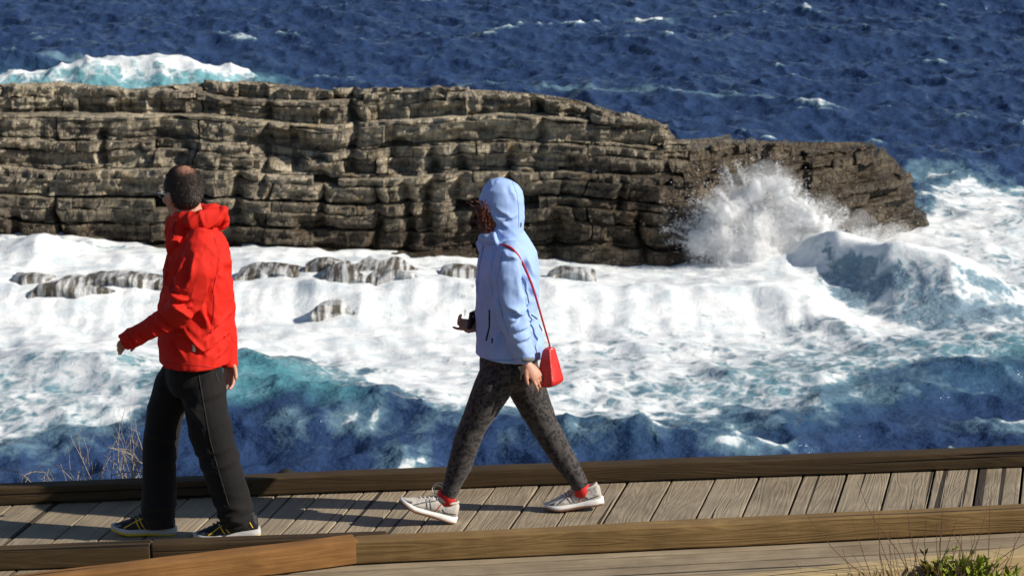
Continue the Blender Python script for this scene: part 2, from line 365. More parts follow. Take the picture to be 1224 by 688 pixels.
# ------------------------------------------------------------------ ground under and around the boardwalks
def ground():
    xs = np.concatenate([np.arange(-60, -8, 4), np.arange(-8, 8, 0.25), np.arange(8, 61, 4)]); ys = np.concatenate([np.arange(-40, -4, 2.0), np.arange(-4, 3, 0.2), np.arange(3, 22, 1.0)])
    X, Y = np.meshgrid(xs, ys)
    Z = np.clip(SLOPE * X, -0.4, 0.4) - 0.24 + 0.04 * fbm(X, Y, 0, 4)
    Z = Z + np.where(Y < -1.7, np.minimum((-1.7 - Y) * 0.2, 2.35) * sstep(0, 1.5, -1.7 - Y), 0)
    e = np.maximum(Y - 1.25 - 0.15 * vn(X * 0.8, 0 * X, 2.0), 0)
    Z = Z - e * 1.25 * (1 + 0.25 * fbm(X * 0.3, Y * 0.3, 5, 3))
    ny, nx = X.shape; idx = np.arange(nx * ny).reshape(ny, nx)
    F = np.stack([idx[:-1, :-1], idx[:-1, 1:], idx[1:, 1:], idx[1:, :-1]], -1).reshape(-1, 4)
    t = NT('cliff_soil'); p = t.pos(); n = t.noise(p, 2.5, 8, 0.65)
    c = t.ramp(n, [(0.3, (0.05, 0.04, 0.028)), (0.55, (0.16, 0.125, 0.08)), (0.75, (0.26, 0.21, 0.14))])
    m = t.done(t.bsdf(Base_Color=c, Roughness=0.95, Normal=t.bump(t.noise(p, 14, 8, 0.7), 0.8, 0.05)))
    tag(link('ground', mesh_of('ground', np.stack([X, Y, Z], -1).reshape(-1, 3), F), m), kind='structure', label='sandy clifftop soil under and beside the boardwalks')
ground()

# ------------------------------------------------------------------ rock island
Wf = [(-330, 300), (-150, 302), (0, 304), (280, 308), (460, 311), (600, 318), (700, 325), (790, 327), (835, 322), (900, 310), (980, 296), (1050, 283), (1112, 268)]
_w = np.array([S(a, b, SEA) for a, b in Wf]); FX, FY = _w[:, 0], _w[:, 1]
def yfront(x): return np.interp(x, FX, FY)
def run(h): return np.interp(h, [-2, 0, 1.5, 3, 4.5, 6, 7, 8], [-0.3, 0, 0.3, 0.9, 1.9, 3.1, 4.2, 5.5])
top_px = [(-330, 96), (-150, 97), (0, 99), (90, 100), (155, 108), (185, 103), (240, 100), (310, 98), (400, 107), (500, 103), (585, 106), (640, 110), (690, 118), (740, 134), (785, 143), (800, 152), (806, 168), (850, 167), (950, 169), (1040, 171), (1065, 183), (1085, 205), (1100, 240), (1112, 268)]
TX, TZ = [], []
for a, b in top_px:
    z = SEA + 6
    for _ in range(6):
        x = W(a, b, 105)[0]
        for __ in range(3):
            p_ = W(a, b, float(yfront(x) + run(z - SEA) + 0.6)); x = p_[0]
        z = p_[2]
    TX.append(x); TZ.append(z)
TX, TZ = np.array(TX), np.array(TZ)
def ztop(x): return np.interp(x, TX, TZ)
XR0, XR1 = TX[0] + 0.3, TX[-1]

def rock_mat():
    t = NT('layered_rock'); p = t.pos(); sx = t.n('SeparateXYZ', {0: p})
    big = t.noise(p, 0.35, 5, 0.6); mid = t.noise(p, 1.7, 7, 0.65)
    band = t.noise(t.mapv(p, scale=(0.12, 0.12, 2.6)), 1.5, 5, 0.6)
    drip = t.noise(t.mapv(p, scale=(2.2, 2.2, 0.22)), 1.0, 5, 0.6)
    f = t.math('ADD', t.math('MULTIPLY', mid, 0.48), t.math('MULTIPLY', band, 0.52))
    c = t.ramp(f, [(0.35, (0.055, 0.047, 0.037)), (0.44, (0.23, 0.195, 0.145)), (0.52, (0.47, 0.40, 0.29)), (0.62, (0.70, 0.60, 0.43))])
    c = t.mix(t.ramp(t.noise(p, 0.9, 6, 0.7), [(0.56, 0.0), (0.68, 0.7)]), c, (0.34, 0.225, 0.09))          # ochre
    c = t.mix(t.ramp(drip, [(0.56, 0.0), (0.72, 0.8)]), c, (0.035, 0.03, 0.026))                                 # dark runs
    c = t.mix(t.ramp(big, [(0.35, 0.5), (0.55, 0.0)]), c, (0.10, 0.085, 0.068))
    ro = t.n('ObjectInfo').outputs['Random']; c = t.mix(t.math('MULTIPLY', ro, 0.42), c, t.mix(1.0, c, (0.42, 0.40, 0.38), 'MULTIPLY'))
    # wetted by the sea near the waterline and all over the low seaward end
    hz = t.math('SUBTRACT', sx.outputs[2], SEA)
    xe = t.n('MapRange', {0: sx.outputs[0], 1: float(W(520, 200, 110)[0]), 2: float(W(980, 200, 110)[0]), 3: 0.0, 4: 4.4}).outputs[0]
    wet = t.n('MapRange', {0: t.math('SUBTRACT', t.math('ADD', hz, t.math('MULTIPLY', big, -2.2)), xe), 1: 1.9, 2: -0.4, 3: 0.0, 4: 1.0}).outputs[0]
    brown = t.mix(t.noise(p, 0.6, 5), (0.085, 0.045, 0.028), (0.035, 0.03, 0.02))
    c = t.mix(t.math('MULTIPLY', wet, 0.92), c, t.mix(0.25, t.mix(1.0, c, (0.20, 0.18, 0.155), 'MULTIPLY'), brown))
    rg = t.n('MapRange', {0: wet, 1: 0.0, 2: 1.0, 3: 0.9, 4: 0.33}).outputs[0]
    vorc = t.n('TexVoronoi', {'Vector': t.mapv(p, scale=(0.9, 0.9, 1.5)), 'Scale': 1.8, 'Randomness': 0.9}, feature='DISTANCE_TO_EDGE').outputs[0]
    crack = t.ramp(vorc, [(0.0, 0.0), (0.05, 1.0)])
    vj = t.n('TexVoronoi', {'Vector': t.mapv(t.n('VectorMath', {0: p, 1: t.n('VectorMath', {0: t.n('TexNoise', {'Vector': p, 'Scale': 1.2}).outputs[1], 3: 0.5}, operation='SCALE').outputs[0]}, operation='ADD').outputs[0], scale=(1.5, 0.3, 0.5)), 'Scale': 1.5}, feature='DISTANCE_TO_EDGE').outputs[0]
    crack = t.math('ADD', crack, t.math('MULTIPLY', t.ramp(vj, [(0.0, 0.0), (0.045, 1.0)]), 1.6))
    h = t.math('ADD', t.math('MULTIPLY', t.noise(p, 3.0, 8, 0.68), 1.0), t.math('ADD', t.math('MULTIPLY', band, 0.7), t.math('MULTIPLY', crack, 0.22)))
    return t.done(t.bsdf(Base_Color=c, Roughness=rg, Specular_IOR_Level=0.35, Normal=t.bump(h, 1.0, 0.22)))
M['rock'] = rock_mat()

def rounded_box(x0, x1, d0, d1, z0, z1, r, step):
    """surface grid of a box in (x, depth, z), corners rounded"""
    hx, hd, hz = (x1 - x0) / 2, (d1 - d0) / 2, (z1 - z0) / 2; cx, cd, cz = (x0 + x1) / 2, (d0 + d1) / 2, (z0 + z1) / 2
    nx = max(3, min(40, int(2 * hx / step))); nz = max(3, min(16, int(2 * hz / step))); nd = 4
    ax = np.sin(np.linspace(-1, 1, nx + 1) * np.pi / 2 * 0.8) / math.sin(math.pi * .4); az = np.sin(np.linspace(-1, 1, nz + 1) * np.pi / 2 * 0.8) / math.sin(math.pi * .4)
    ad = np.array([-1, -0.93, -0.75, -0.3, 1])
    pts, faces, key = [], [], {}
    def vid(i, j, k):
        q = (i, j, k)
        if q not in key: key[q] = len(pts); pts.append((ax[i] * hx, ad[j] * hd, az[k] * hz))
        return key[q]
    for i in range(nx):
        for k in range(nz): faces.append((vid(i, 0, k), vid(i + 1, 0, k), vid(i + 1, 0, k + 1), vid(i, 0, k + 1)))
        for j in range(nd):
            faces.append((vid(i, j, nz), vid(i + 1, j, nz), vid(i + 1, j + 1, nz), vid(i, j + 1, nz)))
            faces.append((vid(i + 1, j, 0), vid(i, j, 0), vid(i, j + 1, 0), vid(i + 1, j + 1, 0)))
    for j in range(nd):
        for k in range(nz):
            faces.append((vid(0, j + 1, k), vid(0, j, k), vid(0, j, k + 1), vid(0, j + 1, k + 1)))
            faces.append((vid(nx, j, k), vid(nx, j + 1, k), vid(nx, j + 1, k + 1), vid(nx, j, k + 1)))
    P = np.array(pts); half = np.array((hx, hd, hz)); rr = min(r, hx * 0.9, hz * 0.9)
    inner = np.clip(P, -(half - rr), half - rr); D = P - inner; L = np.linalg.norm(D, axis=1, keepdims=True)
    P = inner + np.where(L > 1e-9, D / np.maximum(L, 1e-9) * rr, 0)
    return P + np.array((cx, cd, cz)), faces

def und(x, h):
    x = np.asarray(x, float); h = np.asarray(h, float)
    return (0.34 * np.sin(x * 0.16 + 0.6) + 0.16 * np.sin(x * 0.43 + h * 0.3) - 0.012 * x + 0.10 * fbm(x * 0.35, h * 0.9, 6.0, 3)) * np.clip((h + 0.8) / 1.5, 0, 1)
_fg = random.Random(31); FISS = []
for _px in (20, 74, 120, 188, 215, 246, 290, 318, 352, 392, 425, 455, 492, 520, 548, 572, 612, 640, 668, 704, 735, 762, 850, 905, 960):
    _z = _fg.uniform(0.8, 6.0); FISS.append((float(W(_px, 220, 108)[0]), _z, _fg.uniform(0.7, 1.9), _fg.uniform(0.35, 0.95), _fg.uniform(0.09, 0.24), _fg.uniform(0, 60)))
HOLL = [(345, 165, 1.5, 0.75, 0.9), (205, 165, 1.0, 0.9, 0.6), (850, 205, 0.7, 0.4, 0.5), (480, 172, 0.8, 0.6, 0.6), (30, 190, 0.9, 0.5, 0.45), (600, 232, 1.0, 0.35, 0.5), (385, 250, 0.9, 0.4, 0.45), (735, 262, 0.9, 0.35, 0.5)]
HOLL = [(float(W(a, b, 108)[0]), float(W(a, b, 108)[2]), w_, h_, d_) for a, b, w_, h_, d_ in HOLL]
def recess(x, z):
    """open fissures and hollows weathered into the face"""
    o = np.zeros(len(x)); h = z - SEA
    for xc, zc, zr, dp, w_, sd in FISS:
        o += dp * np.exp(-((x - xc - 0.25 * vn(h * 0.9 + sd, 0 * h, sd)) / w_) ** 2) * np.exp(-((h - zc) / zr) ** 4)
    for xc, zc, w_, h_, dp in HOLL:
        o += dp * sstep(1.25, 0.7, np.hypot((x - xc) / w_, (z - zc) / h_) + 0.45 * fbm(x * 1.4, z * 1.4, 7.0, 3))
    return o
def build_rock():
    base = (float(W(550, 320, 100)[0]), float(yfront(0)) + 3, SEA)
    root = bpy.data.objects.new('rock_island', None); COL.objects.link(root); root.location = base
    tag(root, 'long layered tan rock island of stacked weathered beds, waves breaking at its end', 'rock')
    g = random.Random(12)
    # beds from the waterline up: thickness, usual joint spacing, ledge (- stands out, + recessed), fluting
    beds = [(1.30, 3.6, 0.0, 0), (0.16, 2.5, 0.28, 0), (0.62, 2.6, -0.05, 0.2), (0.13, 2, 0.22, 0), (0.52, 3.2, 0.02, 0), (0.40, 1.3, -0.16, 0.6), (0.12, 2, 0.25, 0), (0.66, 2.8, -0.02, 0.2),
            (0.30, 0.75, -0.30, 1.0), (0.14, 2, 0.25, 0), (0.52, 1.7, 0.05, 0.3), (0.36, 1.1, -0.1, 0.4), (0.10, 3, 0.2, 0), (0.80, 2.2, 0.0, 0.3), (0.15, 2, -0.22, 0), (0.62, 1.15, 0.12, 0.9), (0.2, 1.5, -0.2, 0.3), (0.58, 0.9, 0.08, 0.9), (0.4, 1.2, -0.1, 0.5), (0.5, 1.4, 0, 0.4), (0.5, 1.4, 0, 0.4)]
    masters = [float(W(a, 220, 108)[0]) for a in (-120, -30, 74, 188, 236, 330, 455, 566, 700, 808, 900)]
    b = -0.75; blocks = []
    for k, (th, wd, ld, fl) in enumerate(beds):
        zb, zt = b, b + th; b = zt
        x = XR0; cuts = [x]; ms = [m + g.uniform(-0.12, 0.12) for m in masters if g.random() < 0.45]
        while x < XR1:
            x += wd * g.choice((0.3, 0.5, 0.8, 1.0, 1.5, 2.3, 3.2)); cuts.append(x)
        cuts = sorted([c for c in cuts if min([abs(c - m) for m in ms] or [9]) > 0.25] + ms)
        for x0, x1 in zip(cuts[:-1], cuts[1:]):
            xm = (x0 + x1) / 2
            z0, z1 = SEA + zb, SEA + zt
            um = float(und(xm, zb))
            tp = float(min(ztop(x0), ztop(x1)) * 0.5 + ztop(xm) * 0.5)
            if z0 + um > tp - 0.14 or xm > XR1 - 0.1: continue
            istop = z1 + um > tp - 0.3
            if istop: z1 = tp - um + g.uniform(-0.05, 0.05)
            hm = (z0 + z1) / 2 - SEA
            if not istop and th > 0.25 and hm > 1.2 and g.random() < 0.13 and x1 - x0 < 1.6: continue      # fallen out: a dark hollow
            fr = float(run(hm)) + 1.35 * ld + g.choice((0, 0, 0, 0.05, -0.05, 0.12, -0.14, 0.25))
            mg = (0.028 if min(abs(x0 - m) for m in masters) < 0.2 else 0.004, 0.028 if min(abs(x1 - m) for m in masters) < 0.2 else 0.004)
            x1 = min(x1, XR1 - 0.25)
            if x1 - x0 < 0.2: continue
            blocks.append((x0 + mg[0], x1 - mg[1], z0, z1, fr, istop, k, (x1 - x0) * (z1 - z0), fl))
    blocks.sort(key=lambda q: -q[7])
    vis = lambda q: W(-30, 200, 105)[0] < (q[0] + q[1]) / 2
    big = [q for q in blocks if vis(q)][:300]; bigset = set(id(q) for q in big)
    sv, sf = [], []
    for q in blocks:
        x0, x1, z0, z1, fr, istop, k, ar, fl = q
        dep = 7.0 if istop else 2.6
        P, F = rounded_box(x0, x1, fr, fr + dep, z0 + 0.002, z1 - 0.004, g.choice((0.01, 0.02, 0.03, 0.05, 0.09)) * min(1.0, (z1 - z0) / 0.4), 0.09)
        x, d, z = P[:, 0].copy(), P[:, 1].copy(), P[:, 2].copy()
        s = g.uniform(0, 50); frontness = np.clip(1 - (d - fr) / 1.2, 0, 1)
        xo, zo = x.copy(), z.copy()
        x = x + (0.16 * vn(xo * 0.3, zo * 0.9, 3.0) + 0.05 * vn(xo * 2, zo * 3.3, 5.0)) * frontness
        lean = g.uniform(-0.16, 0.10) * (xo - (x0 + x1) / 2) / max(0.6, (x1 - x0)) * 1.3
        butt = 0.75 * fbm(xo * 0.17, zo * 0.10, 2.0, 3)
        rough = 0.24 * fbm(xo * 1.2, zo * 1.6, s, 4) + 0.15 * fbm(xo * 3.8, zo * 4.4, s, 3) + 0.20 * np.abs(vn(xo * 0.45, zo * 7, 1.0))
        flute = fl * 0.26 * np.abs(vn(xo * 2.4, zo * 0.7, k * 7.0)) ** 0.7
        d2 = d + butt + frontness * (lean + rough + flute + recess(xo, zo))
        z2 = z + und(xo, zo - SEA) + 0.05 * fbm(xo * 1.5, d * 0.8, k * 4.0, 3)
        if istop: z2 = z2 + 0.12 * fbm(xo * 1.8, d * 1.2, s, 3) - np.maximum(d - fr - 0.7, 0) * 0.24 + 0.10 * fbm(xo * 4, d * 3, s, 2)
        x = x - sstep(XR1 - 3, XR1, x) * (0.1 + 0.5 * fbm(zo * 1.1, d * 0.6, 3.0, 3)) 
        Pw = np.stack([x, yfront(x) + d2, z2], -1)
        if id(q) in bigset:
            c = Pw.mean(0)
            link('rock_block', mesh_of('rock_block', Pw - c, F, False), M['rock'], root, tuple(c - np.array(base)))
        else:
            o = len(sv); sv.extend(Pw - np.array(base)); sf.extend([tuple(a + o for a in f) for f in F])
    tag(link('small_rock_blocks', mesh_of('small_rock_blocks', sv, sf, False), M['rock'], root), kind='stuff')
    # solid core behind the blocks
    xs = np.arange(XR0, XR1 - 0.6, 0.5); V, F = [], []
    hs = np.linspace(-1.6, 1, 12)
    for i, x in enumerate(xs):
        zt = float(ztop(x)) - SEA - 0.12; yf = float(yfront(x))
        prof = []
        for q in np.linspace(0, 1, 12):
            h = -1.6 + (zt + 1.6) * q; prof.append((float(run(h)) + 1.5 + 0.75 * float(fbm(x * 0.17, (h + SEA) * 0.10, 2.0, 3)), h))
        r1 = prof[-1][0]
        prof += [(r1 + 3, zt - 0.8), (r1 + 6, zt - 1.9), (r1 + 8, zt * 0.4 - 0.8), (r1 + 9.5, -1.6)]
        V += [(x - base[0], yf + a - base[1], h + SEA - base[2]) for a, h in prof]
    n = 16
    for i in range(len(xs) - 1):
        for j in range(n - 1): F.append((i * n + j, (i + 1) * n + j, (i + 1) * n + j + 1, i * n + j + 1))
    F.append(tuple(range(n - 1, -1, -1))); F.append(tuple((len(xs) - 1) * n + j for j in range(n)))
    link('rock_core', mesh_of('rock_core', V, F, False), M['rock'], root)
    return root
rock = build_rock()

def wet_rock_mat():
    t = NT('wet_ledge_rock'); p = t.pos(); n = t.noise(p, 1.6, 7, 0.65)
    c = t.ramp(n, [(0.3, (0.03, 0.024, 0.018)), (0.55, (0.11, 0.088, 0.06)), (0.75, (0.2, 0.16, 0.11))])
    st = t.noise(t.mapv(p, scale=(3.2, 0.3, 0.3)), 1.4, 5, 0.65)
    run_ = t.math('ADD', t.ramp(st, [(0.45, 0.0), (0.60, 1.0)]), t.ramp(t.noise(p, 0.55, 4), [(0.56, 0.0), (0.68, 0.8)]), clamp=True)
    c = t.mix(t.math('MULTIPLY', run_, 0.9), c, (0.85, 0.86, 0.86))
    return t.done(t.bsdf(Base_Color=c, Roughness=0.4, Normal=t.bump(t.noise(p, 3, 8, 0.7), 0.9, 0.2)))
M['wetrock'] = wet_rock_mat()
def wet_rock(px0, px1, py, h, dep, dz, label, seed, group='wet ledge rocks in the foam before the island'):
    """low slab half under the foam: pixel span of its front foot on the ledge at dz above the sea"""
    a, b = S(px0, py, SEA + dz), S(px1, py, SEA + dz)
    P, F = rounded_box(a[0], b[0], 0, dep, -0.9, h, 0.14, 0.10)
    x, d, z = P[:, 0].copy(), P[:, 1].copy(), P[:, 2].copy()
    u = (x - a[0]) / (b[0] - a[0])
    z = np.where(z > 0, z * np.maximum(0.05, 0.05 + 0.95 * np.sin(np.pi * np.clip(u, 0, 1)) ** 0.6 + 0.42 * fbm(x * 0.9, d * 0.6, seed, 4)), z)
    d = d + 0.6 * fbm(x * 0.7, z * 0.8, seed + 3, 4) + 0.16 * fbm(x * 3, z * 3, seed, 3)
    x = x + 0.15 * fbm(z * 2, d, seed + 9, 2)
    c = np.array(((a[0] + b[0]) / 2, a[1], SEA + dz))
    Pw = np.stack([x, a[1] + (b[1] - a[1]) * u + d, SEA + dz + z], -1) - c
    o = link('wet_rock', mesh_of('wet_rock', Pw, F), M['wetrock'], None, tuple(c)); tag(o, label, 'rock', group); return o
wet_rock(322, 566, 371, 1.28, 3.4, 0.0, 'long dark wet ledge with thin white streams pouring down its front', 1.0)
wet_rock(362, 425, 328, 0.42, 1.6, 0.9, 'jagged dark rock knob poking out of foam above the streaming ledge', 2.0)
wet_rock(368, 432, 384, 0.62, 1.6, 0.0, 'low brown boulder under the streaming ledge, surf washing around it', 4.0)
wet_rock(280, 362, 332, 0.26, 2.0, 0.9, 'thin flat dark rock strip in foam behind the red jacket', 5.0)
wet_rock(84, 196, 346, 0.36, 2.0, 0.85, 'rugged low dark rock row in foam ahead of the red jacket', 6.0)
wet_rock(8, 58, 338, 0.22, 1.3, 0.9, 'small isolated dark rock sliver amid white foam', 7.0)
wet_rock(524, 572, 329, 0.24, 1.4, 0.9, 'dark rock sliver touching the front of the pale blue jacket', 8.0)
wet_rock(655, 715, 334, 0.34, 1.4, 0.9, 'brown wet rock hump in foam just behind the pale blue jacket', 9.0)
wet_rock(10, 165, 374, 0.98, 2.6, 0.0, 'streaky wet ledge rock half veiled by falling white water', 10.0)

# ------------------------------------------------------------------ spray
def spray_mat():
    t = NT('sea_spray'); p = t.pos()
    d = t.n('BsdfDiffuse', {'Color': (0.97, 0.975, 0.98, 1)}).outputs[0]; tr = t.n('BsdfTranslucent', {'Color': (0.97, 0.975, 0.98, 1)}).outputs[0]
    return t.done(t.n('MixShader', {0: 0.5, 1: d, 2: tr}).outputs[0])
M['spray'] = spray_mat()
def mist_mat():
    t = NT('spray_mist'); n = t.noise(t.pos(), 0.9, 5, 0.6)
    dn = t.n('MapRange', {0: n, 1: 0.36, 2: 0.66, 3: 0.0, 4: 0.42}).outputs[0]
    v = t.n('VolumePrincipled', {'Color': (1, 1, 1, 1), 'Density': dn, 'Anisotropy': 0.2})
    t.t.links.new(v.outputs[0], t.out.inputs['Volume']); return t.m
M['mist'] = mist_mat()
def remesh(parts, voxel, smooth=4, name='m'):
    v, f = [], []
    for pv, pf in parts:
        o = len(v); v.extend([tuple(a) for a in pv]); f.extend([tuple(i + o for i in q) for q in pf])
    me = bpy.data.meshes.new('tmp'); me.from_pydata(v, [], f); me.update()
    ob = bpy.data.objects.new('tmp', me); COL.objects.link(ob)
    md = ob.modifiers.new('r', 'REMESH'); md.mode = 'VOXEL'; md.voxel_size = voxel
    if smooth:
        s = ob.modifiers.new('s', 'SMOOTH'); s.factor = 0.5; s.iterations = smooth
    dg = bpy.context.evaluated_depsgraph_get(); dg.update()
    out = bpy.data.meshes.new_from_object(ob.evaluated_get(dg)); out.name = name
    bpy.data.objects.remove(ob); bpy.data.meshes.remove(me)
    n = len(out.vertices); co = np.empty(n * 3); out.vertices.foreach_get('co', co); co = co.reshape(-1, 3)
    no = np.empty(n * 3); out.vertices.foreach_get('normal', no); no = no.reshape(-1, 3)
    out.polygons.foreach_set('use_smooth', [True] * len(out.polygons))
    return out, co, no
def setco(me, co): me.vertices.foreach_set('co', np.ascontiguousarray(co, dtype=np.float64).ravel()); me.update()
def ball(c, r, n=10, sc=(1, 1, 1)):
    v, f = [], []
    for i in range(n + 1):
        th = math.pi * i / n
        for j in range(n * 2):
            ph = math.pi * j / n
            v.append((c[0] + r * sc[0] * math.sin(th) * math.cos(ph), c[1] + r * sc[1] * math.sin(th) * math.sin(ph), c[2] + r * sc[2] * math.cos(th)))
    m = n * 2
    for i in range(n):
        for j in range(m): f.append((i * m + j, (i + 1) * m + j, (i + 1) * m + (j + 1) % m, i * m + (j + 1) % m))
    return v, f
def octas(C, rad):
    o = np.array([(1, 0, 0), (-1, 0, 0), (0, 1, 0), (0, -1, 0), (0, 0, 1), (0, 0, -1)], float)
    fc = np.array([(0, 2, 4), (2, 1, 4), (1, 3, 4), (3, 0, 4), (2, 0, 5), (1, 2, 5), (3, 1, 5), (0, 3, 5)])
    V = (C[:, None, :] + o[None] * rad[:, None, None]).reshape(-1, 3)
    F = (fc[None] + (np.arange(len(C)) * 6)[:, None, None]).reshape(-1, 3)
    return V, F
def fast_mesh(name, V, F):
    me = bpy.data.meshes.new(name); k = F.shape[1]
    me.vertices.add(len(V)); me.vertices.foreach_set('co', V.ravel())
    me.loops.add(F.size); me.loops.foreach_set('vertex_index', F.ravel().astype(np.int32))
    me.polygons.add(len(F)); me.polygons.foreach_set('loop_start', np.arange(0, F.size, k, dtype=np.int32))
    me.update(calc_edges=True); return me

def spray():
    g = np.random.default_rng(4)
    yb = float(yfront(S(890, 320, SEA)[0])) - 2.0
    outline = [(835, 318, .45), (840, 290, .6), (850, 265, .6), (868, 250, .6), (885, 240, .65), (905, 228, .55), (918, 218, .4), (935, 228, .5), (945, 245, .6), (965, 258, .55), (985, 272, .55), (1005, 285, .5),
               (870, 290, 1.0), (900, 275, 1.1), (930, 270, 1.0), (900, 310, 1.2), (945, 295, 1.0), (980, 300, .9), (870, 322, .8), (1010, 298, .75), (1035, 294, .6), (1065, 297, .55), (1095, 303, .45), (1120, 308, .35), (855, 330, .7), (920, 325, .9), (965, 318, .8)]
    parts = []; cores = []
    for a, b, r in outline:
        c = W(a, b, yb + g.uniform(-0.7, 0.5)); r *= 0.86
        cores.append((c, r)); parts.append(ball(c, r, 8))
    me, co, no = remesh(parts, 0.09, 3, 'spray_core')
    n = 0.42 * fbm(co[:, 0] * 1.2, co[:, 1] * 1.2, co[:, 2] * 1.2, 5) + 0.22 * np.abs(fbm(co[:, 0] * 4, co[:, 1] * 4, co[:, 2] * 4, 4))
    co2 = co + no * (n - 0.12)[:, None]
    base = W(900, 325, yb); setco(me, co2 - base)
    root = link('sea_spray', None, None, None, tuple(base)); tag(root, 'tall white burst of spray thrown up against the rock end', 'spray', kind='stuff')
    link('spray_core', me, M['spray'], root)
    halo = [ball(c + np.array((-.05, 0, .12)), r * 1.15 + .38, 8) for c, r in cores] + [ball(W(a, b, yb), r, 8) for a, b, r in ((925, 212, .55), (985, 248, .7), (1030, 268, .7), (1075, 282, .6), (1120, 295, .5), (848, 250, .6))]
    mm, mc, mn = remesh(halo, 0.14, 4, 'spray_mist'); setco(mm, mc + mn * (0.25 * fbm(mc[:, 0] * .9, mc[:, 1] * .9, mc[:, 2] * .9, 3))[:, None] - base); link('spray_mist', mm, M['mist'], root)
    # droplets: a halo round the core, thinning outwards, in torn filaments
    N = 110000; i = g.integers(0, len(co2), N)
    off = g.exponential(0.30, N) * (0.35 + 1.5 * np.clip(fbm(co2[i, 0] * 1.1, co2[i, 1] * 1.1, co2[i, 2] * 1.1 + 7, 3) + 0.25, 0, 1))
    C = co2[i] + no[i] * off[:, None] + g.normal(size=(N, 3)) * (0.03 + 0.12 * off[:, None]) + np.array((-0.12, 0, 0.35))[None] * off[:, None]
    keep = (vn(C[:, 0] * 2.2, C[:, 1] * 2.2, C[:, 2] * 2.2) > -0.25) & (C[:, 2] > SEA + 0.2)
    C = C[keep]; top = co2[co2[:, 2] > np.quantile(co2[:, 2], .45)]; J = []
    for q in range(60):                                             # torn jets thrown up and out
        p0 = top[g.integers(0, len(top))]; dv = (p0 - W(925, 320, yb)); dv /= np.linalg.norm(dv); dv = dv + np.array((-.1, -.1, .55)) + g.normal(size=3) * .25; L = g.uniform(.35, 1.15); n_ = int(330 * L)
        t_ = g.random(n_) ** 1.4; J.append(p0 + (dv * L)[None] * t_[:, None] + np.array((0, 0, -.45 * L))[None] * (t_ ** 2)[:, None] + g.normal(size=(n_, 3)) * (.015 + .07 * t_)[:, None])
    C = np.concatenate([C] + J); rad = g.uniform(0.006, 0.019, len(C)) * (1 + 0.8 * (g.random(len(C)) < 0.05))
    V, F = octas(C - base, rad); link('spray_droplets', fast_mesh('spray_droplets', V, F), M['spray'], root)
    # fine drops torn off the wave behind the island
spray()

# ------------------------------------------------------------------ boardwalks
def bevel_box(sx, sy, sz, bev, seg=2, subdiv=0, axis=0, wob=0.0, seed=0):
    bm = bmesh.new(); bmesh.ops.create_cube(bm, size=1)
    for v in bm.verts: v.co = Vector((v.co.x * sx, v.co.y * sy, v.co.z * sz))
    if subdiv:
        es = [e for e in bm.edges if abs((e.verts[0].co - e.verts[1].co)[axis]) > 1e-6 and abs((e.verts[0].co - e.verts[1].co).normalized()[axis]) > 0.99]
        bmesh.ops.subdivide_edges(bm, edges=es, cuts=subdiv, use_grid_fill=True)
    le = [e for e in bm.edges if len(e.link_faces) == 2 and e.calc_face_angle(0) > 0.5]
    bmesh.ops.bevel(bm, geom=le, offset=bev, segments=seg, affect='EDGES', profile=0.6)
    if wob:
        for v in bm.verts:
            q = np.array(v.co) + seed
            v.co += Vector((0, wob * float(fbm(q[0] * 2.5, q[1] * 9, q[2] * 9, 3)), wob * float(fbm(q[0] * 2.5, q[1] * 9 + 40, q[2] * 9, 3))))
    me = bpy.data.meshes.new('box'); bm.to_mesh(me); bm.free(); return me

